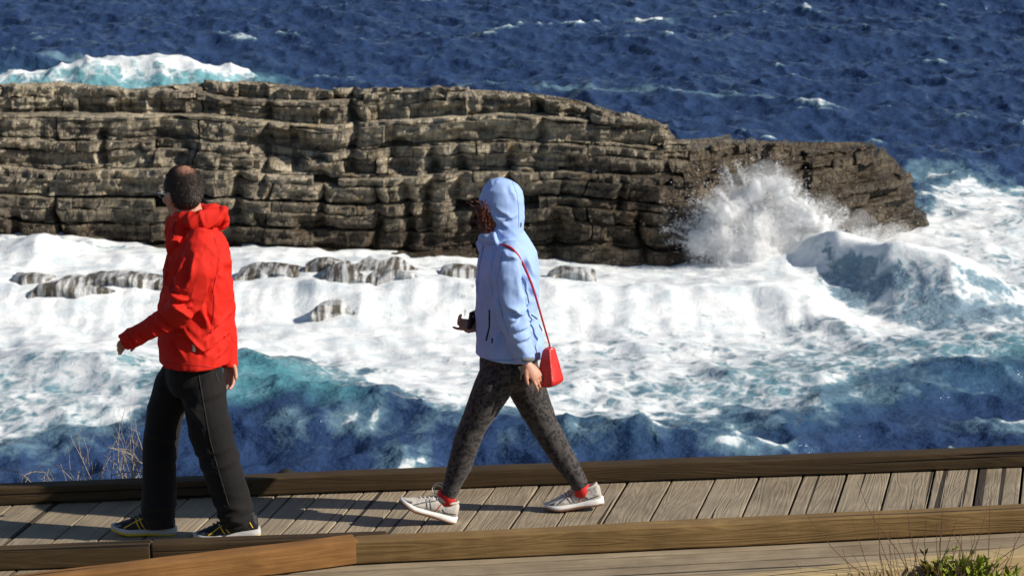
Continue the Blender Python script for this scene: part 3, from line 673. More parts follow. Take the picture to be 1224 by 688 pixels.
YB, YF = 0.38, -0.62
def walkway():
    root = bpy.data.objects.new('boardwalk', None); COL.objects.link(root); root.location = (0, 0, -0.25)
    tag(root, 'raised timber boardwalk of crosswise planks that both people walk along', 'boardwalk')
    tilt = math.atan(SLOPE); skew = R(-11.5)
    w = 0.209; ends = {0: YF - 0.16, 1: YF - 0.015}
    mk = {e: [bevel_box(w - 0.011, (YB + 0.12 - ye) / math.cos(skew), 0.045, 0.004, 2, 10, 1, 0.0015, s * 3.1 + e) for s in range(6)] for e, ye in ends.items()}
    g = random.Random(3)
    for me in mk[0] + mk[1]: me.materials.append(M['deck'])
    x = -5.2
    while x < 5.4:
        e = 1 if x > -0.62 else 0; yc = (YB + 0.12 + ends[e]) / 2; xo = x + (0 if e == 0 else 0.0725 * math.tan(-skew)); o = link('plank', g.choice(mk[e]), None, root)
        o.rotation_euler = (g.uniform(-0.003, 0.003), -tilt + g.uniform(-0.004, 0.004), skew + g.uniform(-0.004, 0.004))
        o.location = (xo, yc + g.uniform(-0.006, 0.006), deck_z(x) - 0.0225 + 0.25 + g.uniform(-0.003, 0.001)); x += w / math.cos(skew)
    def beam(xa, ya, xb, yb, h, th, m, name='kerb_beam', z=0.0, top=None):
        ln = math.hypot(xb - xa, yb - ya); me = bevel_box(ln - 0.004, th, h, 0.009, 3, max(4, int(ln / 0.12)), 0, 0.004, g.uniform(0, 90))
        o = link(name, me, m, root); xm, ym = (xa + xb) / 2, (ya + yb) / 2
        for p in me.polygons: p.use_smooth = True
        o.rotation_euler = (0, -math.atan2(deck_z(xb) - deck_z(xa), ln), math.atan2(yb - ya, xb - xa)); o.location = (xm, ym, deck_z(xm) + z + h / 2 + 0.25); return o
    # kerbs at the sea side, then the dark kerb at the land side
    for xa, xb in ((-5.2, -1.33), (-1.33, 5.4)): beam(xa, YB + 0.05, xb, YB + 0.05, 0.084, 0.1, M['beam'], z=0.002)
    beam(-5.2, YF - 0.045, -1.62, YF - 0.045, 0.1, 0.085, M['beam'], z=0.002); beam(-1.62, YF - 0.045, -0.56, YF - 0.05, 0.1, 0.085, M['beam'], z=0.002)
    for y in (0.44, -0.1, -0.6):      # bearers below
        beam(-5.2, y, 5.4, y, 0.14, 0.09, M['beam'], 'bearer', z=-0.19)
    beam(-5.2, YB + 0.143, 5.4, YB + 0.143, 0.14, 0.04, M['beam'], 'fascia', z=-0.145)
    return root
walkway()
def lower_walk():
    root = bpy.data.objects.new('boardwalk', None); COL.objects.link(root); root.location = (1, -1.1, -0.25)
    tag(root, 'lower timber boardwalk of lengthwise boards beside the golden kerb and green bush', 'boardwalk')
    g = random.Random(21); base = Vector((1, -1.1, -0.25))
    A0, A1 = Vector((-0.71, -0.695)), Vector((2.3, -0.575)); d = (A1 - A0).normalized(); nrm = Vector((d.y, -d.x))
    yaw = math.atan2(d.y, d.x)
    def put(me, m, name, c, yaw_, h, ln, z):
        o = link(name, me, m, root); o.rotation_euler = (0, -math.atan(SLOPE * math.cos(yaw_)), yaw_)
        o.location = Vector((c.x, c.y, deck_z(c.x) + z + h / 2)) - base; return o
    def beam(a, b, h, th, m, z=0.0, name='kerb_beam'):
        ln = (b - a).length; me = bevel_box(ln - 0.004, th, h, 0.008, 3, max(4, int(ln / 0.1)), 0, 0.004, g.uniform(0, 90))
        for p in me.polygons: p.use_smooth = True
        dd = (b - a).normalized(); n_ = Vector((dd.y, -dd.x)); c = (a + b) / 2 + n_ * th / 2
        return put(me, m, name, c, math.atan2(dd.y, dd.x), h, ln, z)
    beam(A0, A0 + d * 6, 0.105, 0.1, M['beam_new'])
    B1 = Vector((-3.4, -1.48)); bo = beam(B1, A0, 0.112, 0.1, M['beam_orange'], 0.002); bo['label'] = 'orange brown kerb beam angled off towards the lower left'
    N0, N1 = Vector((0.4, -1.62)), Vector((4.2, -0.87)); no = beam(N0, N1, 0.12, 0.12, M['beam_pale'], 0.0); no['label'] = 'pale sunlit kerb beam behind the green bush'
    # boards run lengthwise
    w = 0.145; mes = [bevel_box(6.6, w - 0.016, 0.04, 0.005, 2, 30, 0, 0.0015, s * 5.3) for s in range(5)]
    for me in mes: me.materials.append(M['deck_x'])
    for i in range(7):
        c = A0 + d * (3.3 - 0.62) + nrm * (0.104 + w * (i + 0.5) - 0.1)
        o = put(g.choice(mes), None, 'board', c, yaw + R(0.4), 0.04, 6.6, -0.047 + g.uniform(-0.002, 0.002))
    for i in (0, 1, 2):
        c = Vector((0.2 + i * 1.8, -1.1)); me = bevel_box(0.09, 1.2, 0.1, 0.006); put(me, M['beam'], 'bearer', c, 0, 0.1, 1, -0.165)
lower_walk()

# ------------------------------------------------------------------ people
def loft(pts, Y0, n=20, k=1.0):
    """closed tube through (px, py, lateral m, half thickness px, half width m); pixels are read at the walker's own depth"""
    C = np.array([W(p[0], p[1], Y0 + p[2]) for p in pts]); a = np.array([p[3] / ppm(Y0) * k for p in pts]); b = np.array([p[4] * k for p in pts])
    V, F = [], []
    for i in range(len(C)):
        T = C[min(i + 1, len(C) - 1)] - C[max(i - 1, 0)]; T /= np.linalg.norm(T)
        L = np.array((0, 1., 0)); L = L - T * (L @ T); L /= np.linalg.norm(L); N = np.cross(T, L)
        for j in range(n):
            th = 2 * math.pi * j / n; V.append(C[i] + N * (a[i] * math.cos(th)) + L * (b[i] * math.sin(th)))
    for i in range(len(C) - 1):
        for j in range(n): F.append((i * n + j, i * n + (j + 1) % n, (i + 1) * n + (j + 1) % n, (i + 1) * n + j))
    F.append(tuple(range(n - 1, -1, -1))); F.append(tuple((len(C) - 1) * n + j for j in range(n)))
    return V, F
def tube(C, r, n=8, closed=True):
    C = np.array(C, float); r = np.broadcast_to(np.array(r, float), (len(C),)); V, F = [], []
    up = np.array((0.13, 0.31, 0.94))
    for i in range(len(C)):
        T = C[min(i + 1, len(C) - 1)] - C[max(i - 1, 0)]; T /= (np.linalg.norm(T) + 1e-12)
        A = np.cross(T, up); A /= (np.linalg.norm(A) + 1e-9); B = np.cross(T, A)
        for j in range(n): th = 2 * math.pi * j / n; V.append(C[i] + (A * math.cos(th) + B * math.sin(th)) * r[i])
    for i in range(len(C) - 1):
        for j in range(n): F.append((i * n + j, i * n + (j + 1) % n, (i + 1) * n + (j + 1) % n, (i + 1) * n + j))
    if closed: F.append(tuple(range(n - 1, -1, -1))); F.append(tuple((len(C) - 1) * n + j for j in range(n)))
    return V, F
def join(parts):
    v, f = [], []
    for pv, pf in parts:
        o = len(v); v.extend([tuple(a) for a in pv]); f.extend([tuple(i + o for i in q) for q in pf])
    return v, f
def xf(part, Mx): return [tuple(Mx @ Vector(tuple(p))) for p in part[0]], part[1]
def hand_parts(Mx, curl, side=1, thumb=0.5, k=1.0):
    """x to the fingertips, y (times side) to the thumb, palm looks to -z"""
    out = []
    def elt(C, W_, T_):
        V, F = [], []; n = 14
        for (cx, cy, cz), w, th in zip(C, W_, T_):
            for j in range(n): a = 2 * math.pi * j / n; V.append((cx, cy + w * math.cos(a), cz + th * math.sin(a)))
        for i in range(len(C) - 1):
            for j in range(n): F.append((i * n + j, i * n + (j + 1) % n, (i + 1) * n + (j + 1) % n, (i + 1) * n + j))
        F.append(tuple(range(n - 1, -1, -1))); F.append(tuple((len(C) - 1) * n + j for j in range(n)))
        return V, F
    out.append(elt([(-0.06, 0, 0), (0, 0, 0), (0.03, 0.002, 0), (0.065, 0, 0), (0.092, 0, -.002)], [.026, .027, .036, .041, .039], [.021, .019, .017, .0145, .012]))
    for q, (y, L, sp) in enumerate(((.0305, .068, 7), (.0105, .077, 2), (-.0105, .071, -3), (-.030, .056, -9))):
        p = np.array((.084, y * side, -.002)); C = [p - np.array((.02, 0, 0)), p]; ang = 0
        for sgm, fr in enumerate((.42, .33, .25)):
            ang += curl[q] * (0.7, 1.0, 0.7)[sgm]
            d = np.array((math.cos(ang) * math.cos(R(sp)), side * math.sin(R(sp)) * math.cos(ang), -math.sin(ang)))
            C.append(C[-1] + d * L * fr * 0.5); C.append(C[-1] + d * L * fr * 0.5)
        rr = [.0085, .0085, .0083, .0082, .0078, .0076, .007, .0055]
        out.append(tube(C, rr, 10))
    p = np.array((.012, .024 * side, -.004)); C = [p]
    for L, ax, az in ((.035, .75, .25), (.03, .5, .5), (.024, .3, .6)):
        d = np.array((math.cos(ax), side * math.sin(ax) * (1 - 0.3 * thumb), -az * thumb)); d /= np.linalg.norm(d); C.append(C[-1] + d * L * .5); C.append(C[-1] + d * L * .5)
    out.append(tube(C, [.014, .0135, .0115, .011, .010, .0095, .006], 10))
    S_ = Matrix.Scale(k, 4)
    return [xf(o, Mx @ S_) for o in out]
def frame(origin, xdir, zdir):
    x = Vector(xdir).normalized(); z = Vector(zdir); z = (z - x * z.dot(x)).normalized(); y = z.cross(x)
    m = Matrix((x, y, z)).transposed().to_4x4(); m.translation = Vector(tuple(origin)); return m
def head_parts(Mx):
    b = []
    b.append(ball((.012, 0, .032), 1, 14, (.100, .078, .098))); b.append(ball((-.028, 0, -.03), 1, 12, (.064, .060, .082)))
    b.append(ball((-.058, 0, -.088), 1, 8, (.030, .032, .026))); b.append(ball((-.02, 0, -.075), 1, 10, (.06, .052, .04)))
    b.append(ball((-.072, 0, .028), 1, 8, (.026, .052, .018)))
    b.append(tube([(-.082, 0, .018), (-.098, 0, -.008), (-.107, 0, -.026), (-.09, 0, -.034)], [.009, .011, .0135, .010], 10))
    b.append(ball((-.086, 0, -.052), 1, 8, (.014, .023, .007))); b.append(ball((-.083, 0, -.064), 1, 8, (.014, .020, .007)))
    for sd in (-1, 1):
        b.append(ball((-.068, sd * .04, -.02), 1, 8, (.022, .022, .02)))
        b.append(ball((.004, sd * .079, -.008), 1, 8, (.020, .010, .030))); b.append(ball((.016, sd * .086, .004), 1, 8, (.012, .008, .020))); b.append(ball((-.003, sd * .079, -.036), 1, 8, (.010, .007, .010)))
    return [xf(p, Mx) for p in b]
def folds(co, amp, scale, d, seed, aniso=0.16):
    d = np.array(d, float); d /= np.linalg.norm(d)
    al = co @ d; q = co - al[:, None] * d[None] * (1 - aniso)
    q = q * scale; w = 0.35 * vn(q[:, 0] * .6 + 5, q[:, 1] * .6, q[:, 2] * .6 + seed)
    n = vn(q[:, 0] + w + seed, q[:, 1] - w, q[:, 2] + w)
    return amp * ((1 - np.abs(n)) ** 2 - 0.4)
def crease(co, lines, Y0, w=.010, amp=.014):
    """pulled folds: a valley with a ridge beside it along each line, on the near side of the cloth"""
    out = np.zeros(len(co)); m = sstep(Y0 - .02, Y0 - .07, co[:, 1])
    for ln in lines:
        (a, b), (c, d) = ln[0], ln[1]; k = ln[2] if len(ln) > 2 else 1.0
        p = W(a, b, Y0 - .18); q = W(c, d, Y0 - .18); ex, ez = q[0] - p[0], q[2] - p[2]; L = math.hypot(ex, ez)
        t = ((co[:, 0] - p[0]) * ex + (co[:, 2] - p[2]) * ez) / (L * L); sd = ((co[:, 0] - p[0]) * ez - (co[:, 2] - p[2]) * ex) / L
        sd = sd + .006 * vn(t * 3 + a, 0 * t, b); tp = np.clip(1.15 - np.abs(t - .5) * 2 , 0, 1) ** .7
        out += k * amp * tp * (np.exp(-np.abs(sd / w) ** 1.4) - .75 * np.exp(-((sd - 1.6 * w) / (1.5 * w)) ** 2))
    return out * m
class Person:
    def __init__(s, base, Y0): s.base = np.array(base); s.Y0 = Y0; s.bvh = []
    def put(s, name, me, m, parent=None, world=True):
        if world:
            n = len(me.vertices); co = np.empty(n * 3); me.vertices.foreach_get('co', co); setco(me, co.reshape(-1, 3) - s.base)
        o = link(name, me, m, parent)
        if parent is None: o.location = s.base
        return o
    def solid(s, name, parts, voxel, smooth, m, parent, disp=None, cast=True, post=None):
        me, co, no = remesh(parts, voxel, smooth, name)
        if disp is not None: co = co + no * disp(co, no)[:, None]
        setco(me, co)
        if post: me = post(me)
        if cast: s.bvh.append(BVHTree.FromPolygons([tuple(v.co) for v in me.vertices], [tuple(p.vertices) for p in me.polygons]))
        return s.put(name, me, m, parent)
    def hit(s, px, py, only=None):
        d = Vector(tuple(ray(px, py))); best = None
        for q, b in enumerate(s.bvh):
            if only is not None and q not in only: continue
            r = b.ray_cast(Vector(tuple(CAM)), d)
            if r[0] is not None and (best is None or r[3] < best[3]): best = r
        return best
    def ribbon(s, name, pts, wpx, m, parent, lift=0.003, thick=0.002, only=None, steps=8, skew=None):
        """band laid on the surface of the clothing along a line"""
        P = []
        for (a, b), (c, d) in zip(pts[:-1], pts[1:]):
            for i in range(steps): P.append((a + (c - a) * i / steps, b + (d - b) * i / steps))
        P.append(pts[-1]); C, Nn = [], []
        for p in P:
            r = s.hit(*p, only=only)
            if r is None: continue
            C.append(np.array(r[0])); Nn.append(np.array(r[1]))
        if len(C) < 2: return None
        w = wpx / ppm(s.Y0) / 2; V, F = [], []
        for i in range(len(C)):
            T = C[min(i + 1, len(C) - 1)] - C[max(i - 1, 0)]; T /= np.linalg.norm(T) + 1e-9
            N = Nn[max(0, i - 1):i + 2]; N = np.mean(N, 0); N = N if N[1] < 0 else -N; N /= np.linalg.norm(N); Sd = np.cross(T, N); Sd /= np.linalg.norm(Sd) + 1e-9
            c0 = C[i] + N * lift
            V += [c0 - Sd * w - N * thick, c0 - Sd * w * .9 + N * thick * .3, c0 + Sd * w * .9 + N * thick * .3, c0 + Sd * w - N * thick]
        for i in range(len(C) - 1):
            for j in range(4): F.append((i * 4 + j, i * 4 + (j + 1) % 4, (i + 1) * 4 + (j + 1) % 4, (i + 1) * 4 + j))
        F.append((3, 2, 1, 0)); n = len(C) - 1; F.append((n * 4, n * 4 + 1, n * 4 + 2, n * 4 + 3))
        return s.put(name, mesh_of(name, V, F), m, parent)

SK = NT('skin'); _p = SK.pos(); _n = SK.noise(_p, 25, 4)
M['skin'] = SK.done(SK.bsdf(Base_Color=SK.mix(_n, (0.46, 0.21, 0.135), (0.60, 0.31, 0.21)), Roughness=0.5, Subsurface_Weight=0.08, Subsurface_Scale=0.02, Normal=SK.bump(SK.noise(_p, 160, 3), 0.15, 0.002)))
M['red'] = cloth_mat('red_shell_fabric', (0.62, 0.018, 0.009), 0.78, 900, 0.16, 0.0, 0.08)
M['red_dark'] = cloth_mat('dark_red_lining', (0.34, 0.012, 0.010), 0.7)
M['blue'] = cloth_mat('pale_blue_shell_fabric', (0.33, 0.47, 0.79), 0.72, 900, 0.16, 0.0, 0.08)
M['blue_dark'] = cloth_mat('blue_lining', (0.16, 0.28, 0.62), 0.7)
M['black_cloth'] = cloth_mat('black_denim', (0.009, 0.008, 0.008), 0.85, 700, 0.25, 0.05, 0.25)
M['black'] = plain_mat('black_trim', (0.012, 0.012, 0.013), 0.5)
M['grey_trim'] = plain_mat('grey_trim', (0.16, 0.165, 0.15), 0.7)
M['silver'] = plain_mat('silver_metal', (0.75, 0.75, 0.76), 0.25, 0.5, metal=0.9)
M['seam'] = plain_mat('grey_stitching', (0.03, 0.026, 0.022), 0.8)
M['hair_dark'] = plain_mat('dark_brown_hair', (0.035, 0.022, 0.015), 0.45, 0.5, var=0.7, scale=300)
M['hair_red'] = plain_mat('auburn_hair', (0.13, 0.032, 0.014), 0.35, 0.5, var=0.6, scale=90)
M['handbag'] = plain_mat('red_leather', (0.55, 0.018, 0.014), 0.42, 0.5, 0.2, 200)
M['strap'] = plain_mat('red_strap', (0.42, 0.02, 0.025), 0.5)
M['shoe_black'] = cloth_mat('black_shoe_mesh', (0.02, 0.02, 0.023), 0.6, 400, 0.4)
M['shoe_grey'] = cloth_mat('grey_shoe_mesh', (0.55, 0.51, 0.45), 0.65, 400, 0.5, 0, 0.25)
M['shoe_toe'] = plain_mat('grey_toe_cap', (0.16, 0.16, 0.17), 0.6)
M['yellow'] = plain_mat('yellow_rubber', (0.62, 0.40, 0.02), 0.55)
M['sole_white'] = plain_mat('white_sole_foam', (0.82, 0.79, 0.74), 0.6, var=0.15)
M['sole_grey'] = plain_mat('grey_sole_foam', (0.46, 0.44, 0.42), 0.6, var=0.18)
M['lace_white'] = plain_mat('white_lace', (0.75, 0.72, 0.66), 0.7)
M['red_trim'] = plain_mat('red_shoe_trim', (0.62, 0.03, 0.035), 0.6)
M['sock_red'] = cloth_mat('red_sock', (0.66, 0.035, 0.03), 0.85, 500, 0.4)
def legging_mat():
    t = NT('mottled_leggings'); p = t.pos(); w = t.n('TexNoise', {'Vector': p, 'Scale': 22.0, 'Detail': 3.0}).outputs[1]
    pw = t.n('VectorMath', {0: p, 1: t.n('VectorMath', {0: w, 3: 0.05}, operation='SCALE').outputs[0]}, operation='ADD').outputs[0]
    v = t.n('TexVoronoi', {'Vector': pw, 'Scale': 58.0}, feature='SMOOTH_F1').outputs[0]; n = t.noise(pw, 60, 4, 0.6)
    f = t.math('ADD', t.math('MULTIPLY', v, 0.8), t.math('MULTIPLY', n, 0.7))
    c = t.ramp(f, [(0.50, (0.004, 0.004, 0.005)), (0.60, (0.012, 0.010, 0.010)), (0.78, (0.058, 0.048, 0.045))])
    return t.done(t.bsdf(Base_Color=c, Roughness=0.85, Sheen_Weight=0.1, Normal=t.bump(t.noise(p, 700, 2), 0.2, 0.002)))
M['leggings'] = legging_mat()

def shoe(P, parent, Mx, mats, k=1.0, loose_lace=False, sock=None):
    """running shoe: heel at 0, toe towards -x, sole on z = 0; children: sole, toe cap, crossed side stripes, laces, heel patch"""
    S_ = Mx @ Matrix.Diagonal((k, k, k * 1.2, 1))
    sec = [(.004, .026, .080, .026), (-.012, .022, .094, .034), (-.04, .020, .088, .037), (-.075, .020, .080, .037), (-.105, .020, .088, .037), (-.135, .020, .090, .039), (-.17, .020, .073, .043), (-.205, .020, .060, .047), (-.24, .020, .051, .045), (-.268, .021, .043, .036), (-.284, .024, .036, .022), (-.291, .027, .032, .009)]
    V, F = [], []; n = 22
    for x, z0, z1, w in sec:
        for j in range(n):
            th = 2 * math.pi * j / n; cy, cz = math.cos(th), math.sin(th)
            zc = z0 + (z1 - z0) * 0.38; hz = (z1 - zc) if cz > 0 else (zc - z0)
            yy = w * (abs(cy) ** 0.75) * (1 if cy > 0 else -1) * (1 - 0.30 * max(0, cz)); V.append((x, yy, zc + hz * (abs(cz) ** 0.8) * (1 if cz > 0 else -1)))
    for i in range(len(sec) - 1):
        for j in range(n): F.append((i * n + j, (i + 1) * n + j, (i + 1) * n + (j + 1) % n, i * n + (j + 1) % n))
    F.append(tuple(range(n))); F.append(tuple((len(sec) - 1) * n + j for j in range(n - 1, -1, -1)))
    up = xf((V, F), S_); me, co, no = remesh([up], .0035, 3, 'shoe')
    co = co + no * (0.0009 * vn(co[:, 0] * 90, co[:, 1] * 90, co[:, 2] * 90) + 0.0012 * vn(co[:, 0] * 40, co[:, 1] * 40, co[:, 2] * 40))[:, None]; setco(me, co)
    bv = BVHTree.FromPolygons([tuple(v.co) for v in me.vertices], [tuple(p.vertices) for p in me.polygons])
    sh = P.put('shoe', me, mats['upper'], parent)
    # sole
    out = [(.012, .020), (0.0, .031), (-.03, .038), (-.075, .036), (-.12, .036), (-.165, .042), (-.205, .050), (-.24, .048), (-.268, .038), (-.286, .024), (-.296, .008)]
    V, F = [], []
    for i, (x, w) in enumerate(out):
        sp = max(0, (-x - .20)) * 0.20; th = .030 if x > -.1 else .026 - .05 * max(0, -x - .2)
        rag = .0025 * math.sin(x * 260)
        for y, z in ((-w * .93, sp + rag * .5 + .001), (-w * 1.03, sp + .010), (-w, sp + th), (w, sp + th), (w * 1.03, sp + .010), (w * .93, sp + rag * .5 + .001)): V.append((x, y, z))
    m = 6
    for i in range(len(out) - 1):
        for j in range(m): F.append((i * m + j, i * m + (j + 1) % m, (i + 1) * m + (j + 1) % m, (i + 1) * m + j))
    F.append(tuple(range(m - 1, -1, -1))); F.append(tuple((len(out) - 1) * m + j for j in range(m)))
    v, f = xf((V, F), S_); P.put('sole', mesh_of('sole', v, f), mats['sole'], sh)
    V2 = []
    for i, (x, w) in enumerate(out):
        sp = max(0, (-x - .20)) * 0.20; rag = .003 * math.sin(x * 300)
        for y, z in ((-w * .95, sp), (-w * 1.06, sp + .003), (-w * 1.06, sp + .009 + rag), (w * 1.06, sp + .009 + rag), (w * 1.06, sp + .003), (w * .95, sp)): V2.append((x - .001, y, z))
    v, f = xf((V2, F), S_); P.put('outsole', mesh_of('outsole', v, f), mats['outsole'], sh)
    def strip(name, pts, w, mt, lift=.0015, side=-1):
        C, N = [], []
        for (a, b), (c, d) in zip(pts[:-1], pts[1:]):
            for i in range(6):
                x, z = a + (c - a) * i / 5, b + (d - b) * i / 5
                o = S_ @ Vector((x, side * .2, z)); dr = (S_.to_3x3() @ Vector((0, -side, 0))).normalized()
                r = bv.ray_cast(o, dr)
                if r[0] is not None: C.append(np.array(r[0])); N.append(np.array(r[1]))
        if len(C) < 3: return
        V, F = [], []
        for i in range(len(C)):
            T = C[min(i + 1, len(C) - 1)] - C[max(i - 1, 0)]; T /= np.linalg.norm(T) + 1e-9
            Sd = np.cross(T, N[i]); Sd /= np.linalg.norm(Sd) + 1e-9
            V += [C[i] + N[i] * lift - Sd * w / 2, C[i] + N[i] * (lift + .0008), C[i] + N[i] * lift + Sd * w / 2, C[i] - N[i] * .002]
        for i in range(len(C) - 1):
            for j in range(4): F.append((i * 4 + j, i * 4 + (j + 1) % 4, (i + 1) * 4 + (j + 1) % 4, (i + 1) * 4 + j))
        P.put(name, mesh_of(name, V, F), mt, sh)
    for sd in (-1, 1):
        for pts in mats['stripes']: strip('stripe', pts, .0062 * k, mats['stripe'], side=sd)
        for nm, pts, w, mt in mats['extra']: strip(nm, pts, w * k, mt, side=sd)
    # laces
    L = []
    for q in range(5):
        x = -.118 - q * .019; z = [.0895, .0805, .0715, .0645, .0585][q] + .006
        L.append(tube([(x, -.024, z - .012), (x - .004, -.012, z), (x - .006, 0, z + .003), (x - .004, .012, z), (x, .024, z - .012)], .0024, 6))
    if loose_lace:
        for sd, hgt in ((-1, .055), (1, .040)):
            c = [(-.125 - .035 * math.sin(a) * (1 if hgt > .05 else .6), sd * .006 + .012 * sd * math.sin(a), .096 + hgt * (1 - math.cos(a)) / 2) for a in np.linspace(0, 2 * math.pi, 18)]
            L.append(tube(c, .0022, 6))
    else:
        for sd in (-1, 1):
            c = [(-.12 - .02 * math.sin(a), sd * (.008 + .02 * (1 - math.cos(a)) / 2), .096 + .012 * math.sin(a) - .010 * (1 - math.cos(a)) / 2) for a in np.linspace(0, 2 * math.pi, 14)]
            L.append(tube(c, .002, 6))
    v, f = xf(join(L), S_); P.put('laces', mesh_of('laces', v, f), mats['lace'], sh)
    # padded collar
    c = [(-.064 + .054 * math.cos(a), .029 * math.sin(a), .081 + .012 * math.cos(a) ** 2) for a in np.linspace(0, 2 * math.pi, 25)]
    v, f = xf(tube(c, .0065, 8, False), S_); P.put('collar', mesh_of('collar', v, f), mats['collar'], sh)
    # tongue
    v, f = xf(ball((-.112, 0, .102), 1, 8, (.014, .022, .022)), S_); P.put('tongue', mesh_of('tongue', v, f), mats['tongue'], sh)
    return sh
def shoe_frame(px, py, Y, pitch=0.0, yaw=0.0, lift=0.0):
    p = W(px, py, Y); z = deck_z(p[0]) + 0.001 + lift
    return Matrix.Translation((p[0], Y, z)) @ Matrix.Rotation(R(yaw), 4, 'Z') @ Matrix.Rotation(R(pitch) - math.atan(SLOPE), 4, 'Y')
st_a = [[(-.225, .034), (-.165, .060), (-.115, .078)], [(-.150, .030), (-.172, .068)], [(-.128, .030), (-.155, .072)]]
shoes_m = dict(outsole=M['yellow'], upper=M['shoe_black'], sole=M['sole_grey'], stripe=M['yellow'], lace=M['black'], collar=M['shoe_black'], tongue=M['yellow'], stripes=st_a,
               extra=[('toe_cap', [(-.288, .034), (-.262, .038), (-.24, .042)], .012, M['shoe_toe']), ('heel_patch', [(-.02, .04), (-.035, .07)], .006, M['yellow']), ('sole_trim', [(-.005, .027), (-.03, .0265)], .010, M['yellow'])])
M['tread'] = plain_mat('brown_rubber_tread', (0.20, 0.10, 0.06), 0.8, var=0.3)
shoes_w = dict(outsole=M['tread'], upper=M['shoe_grey'], sole=M['sole_white'], stripe=M['shoe_toe'], lace=M['lace_white'], collar=M['shoe_grey'], tongue=M['red_trim'], stripes=st_a,
               extra=[('toe_cap', [(-.288, .034), (-.262, .036), (-.235, .040)], .012, M['shoe_toe']), ('heel_patch', [(-.005, .045), (-.06, .038), (-.08, .05)], .004, M['black']), ('red_trim', [(-.11, .03), (-.09, .07)], .005, M['red_trim'])])

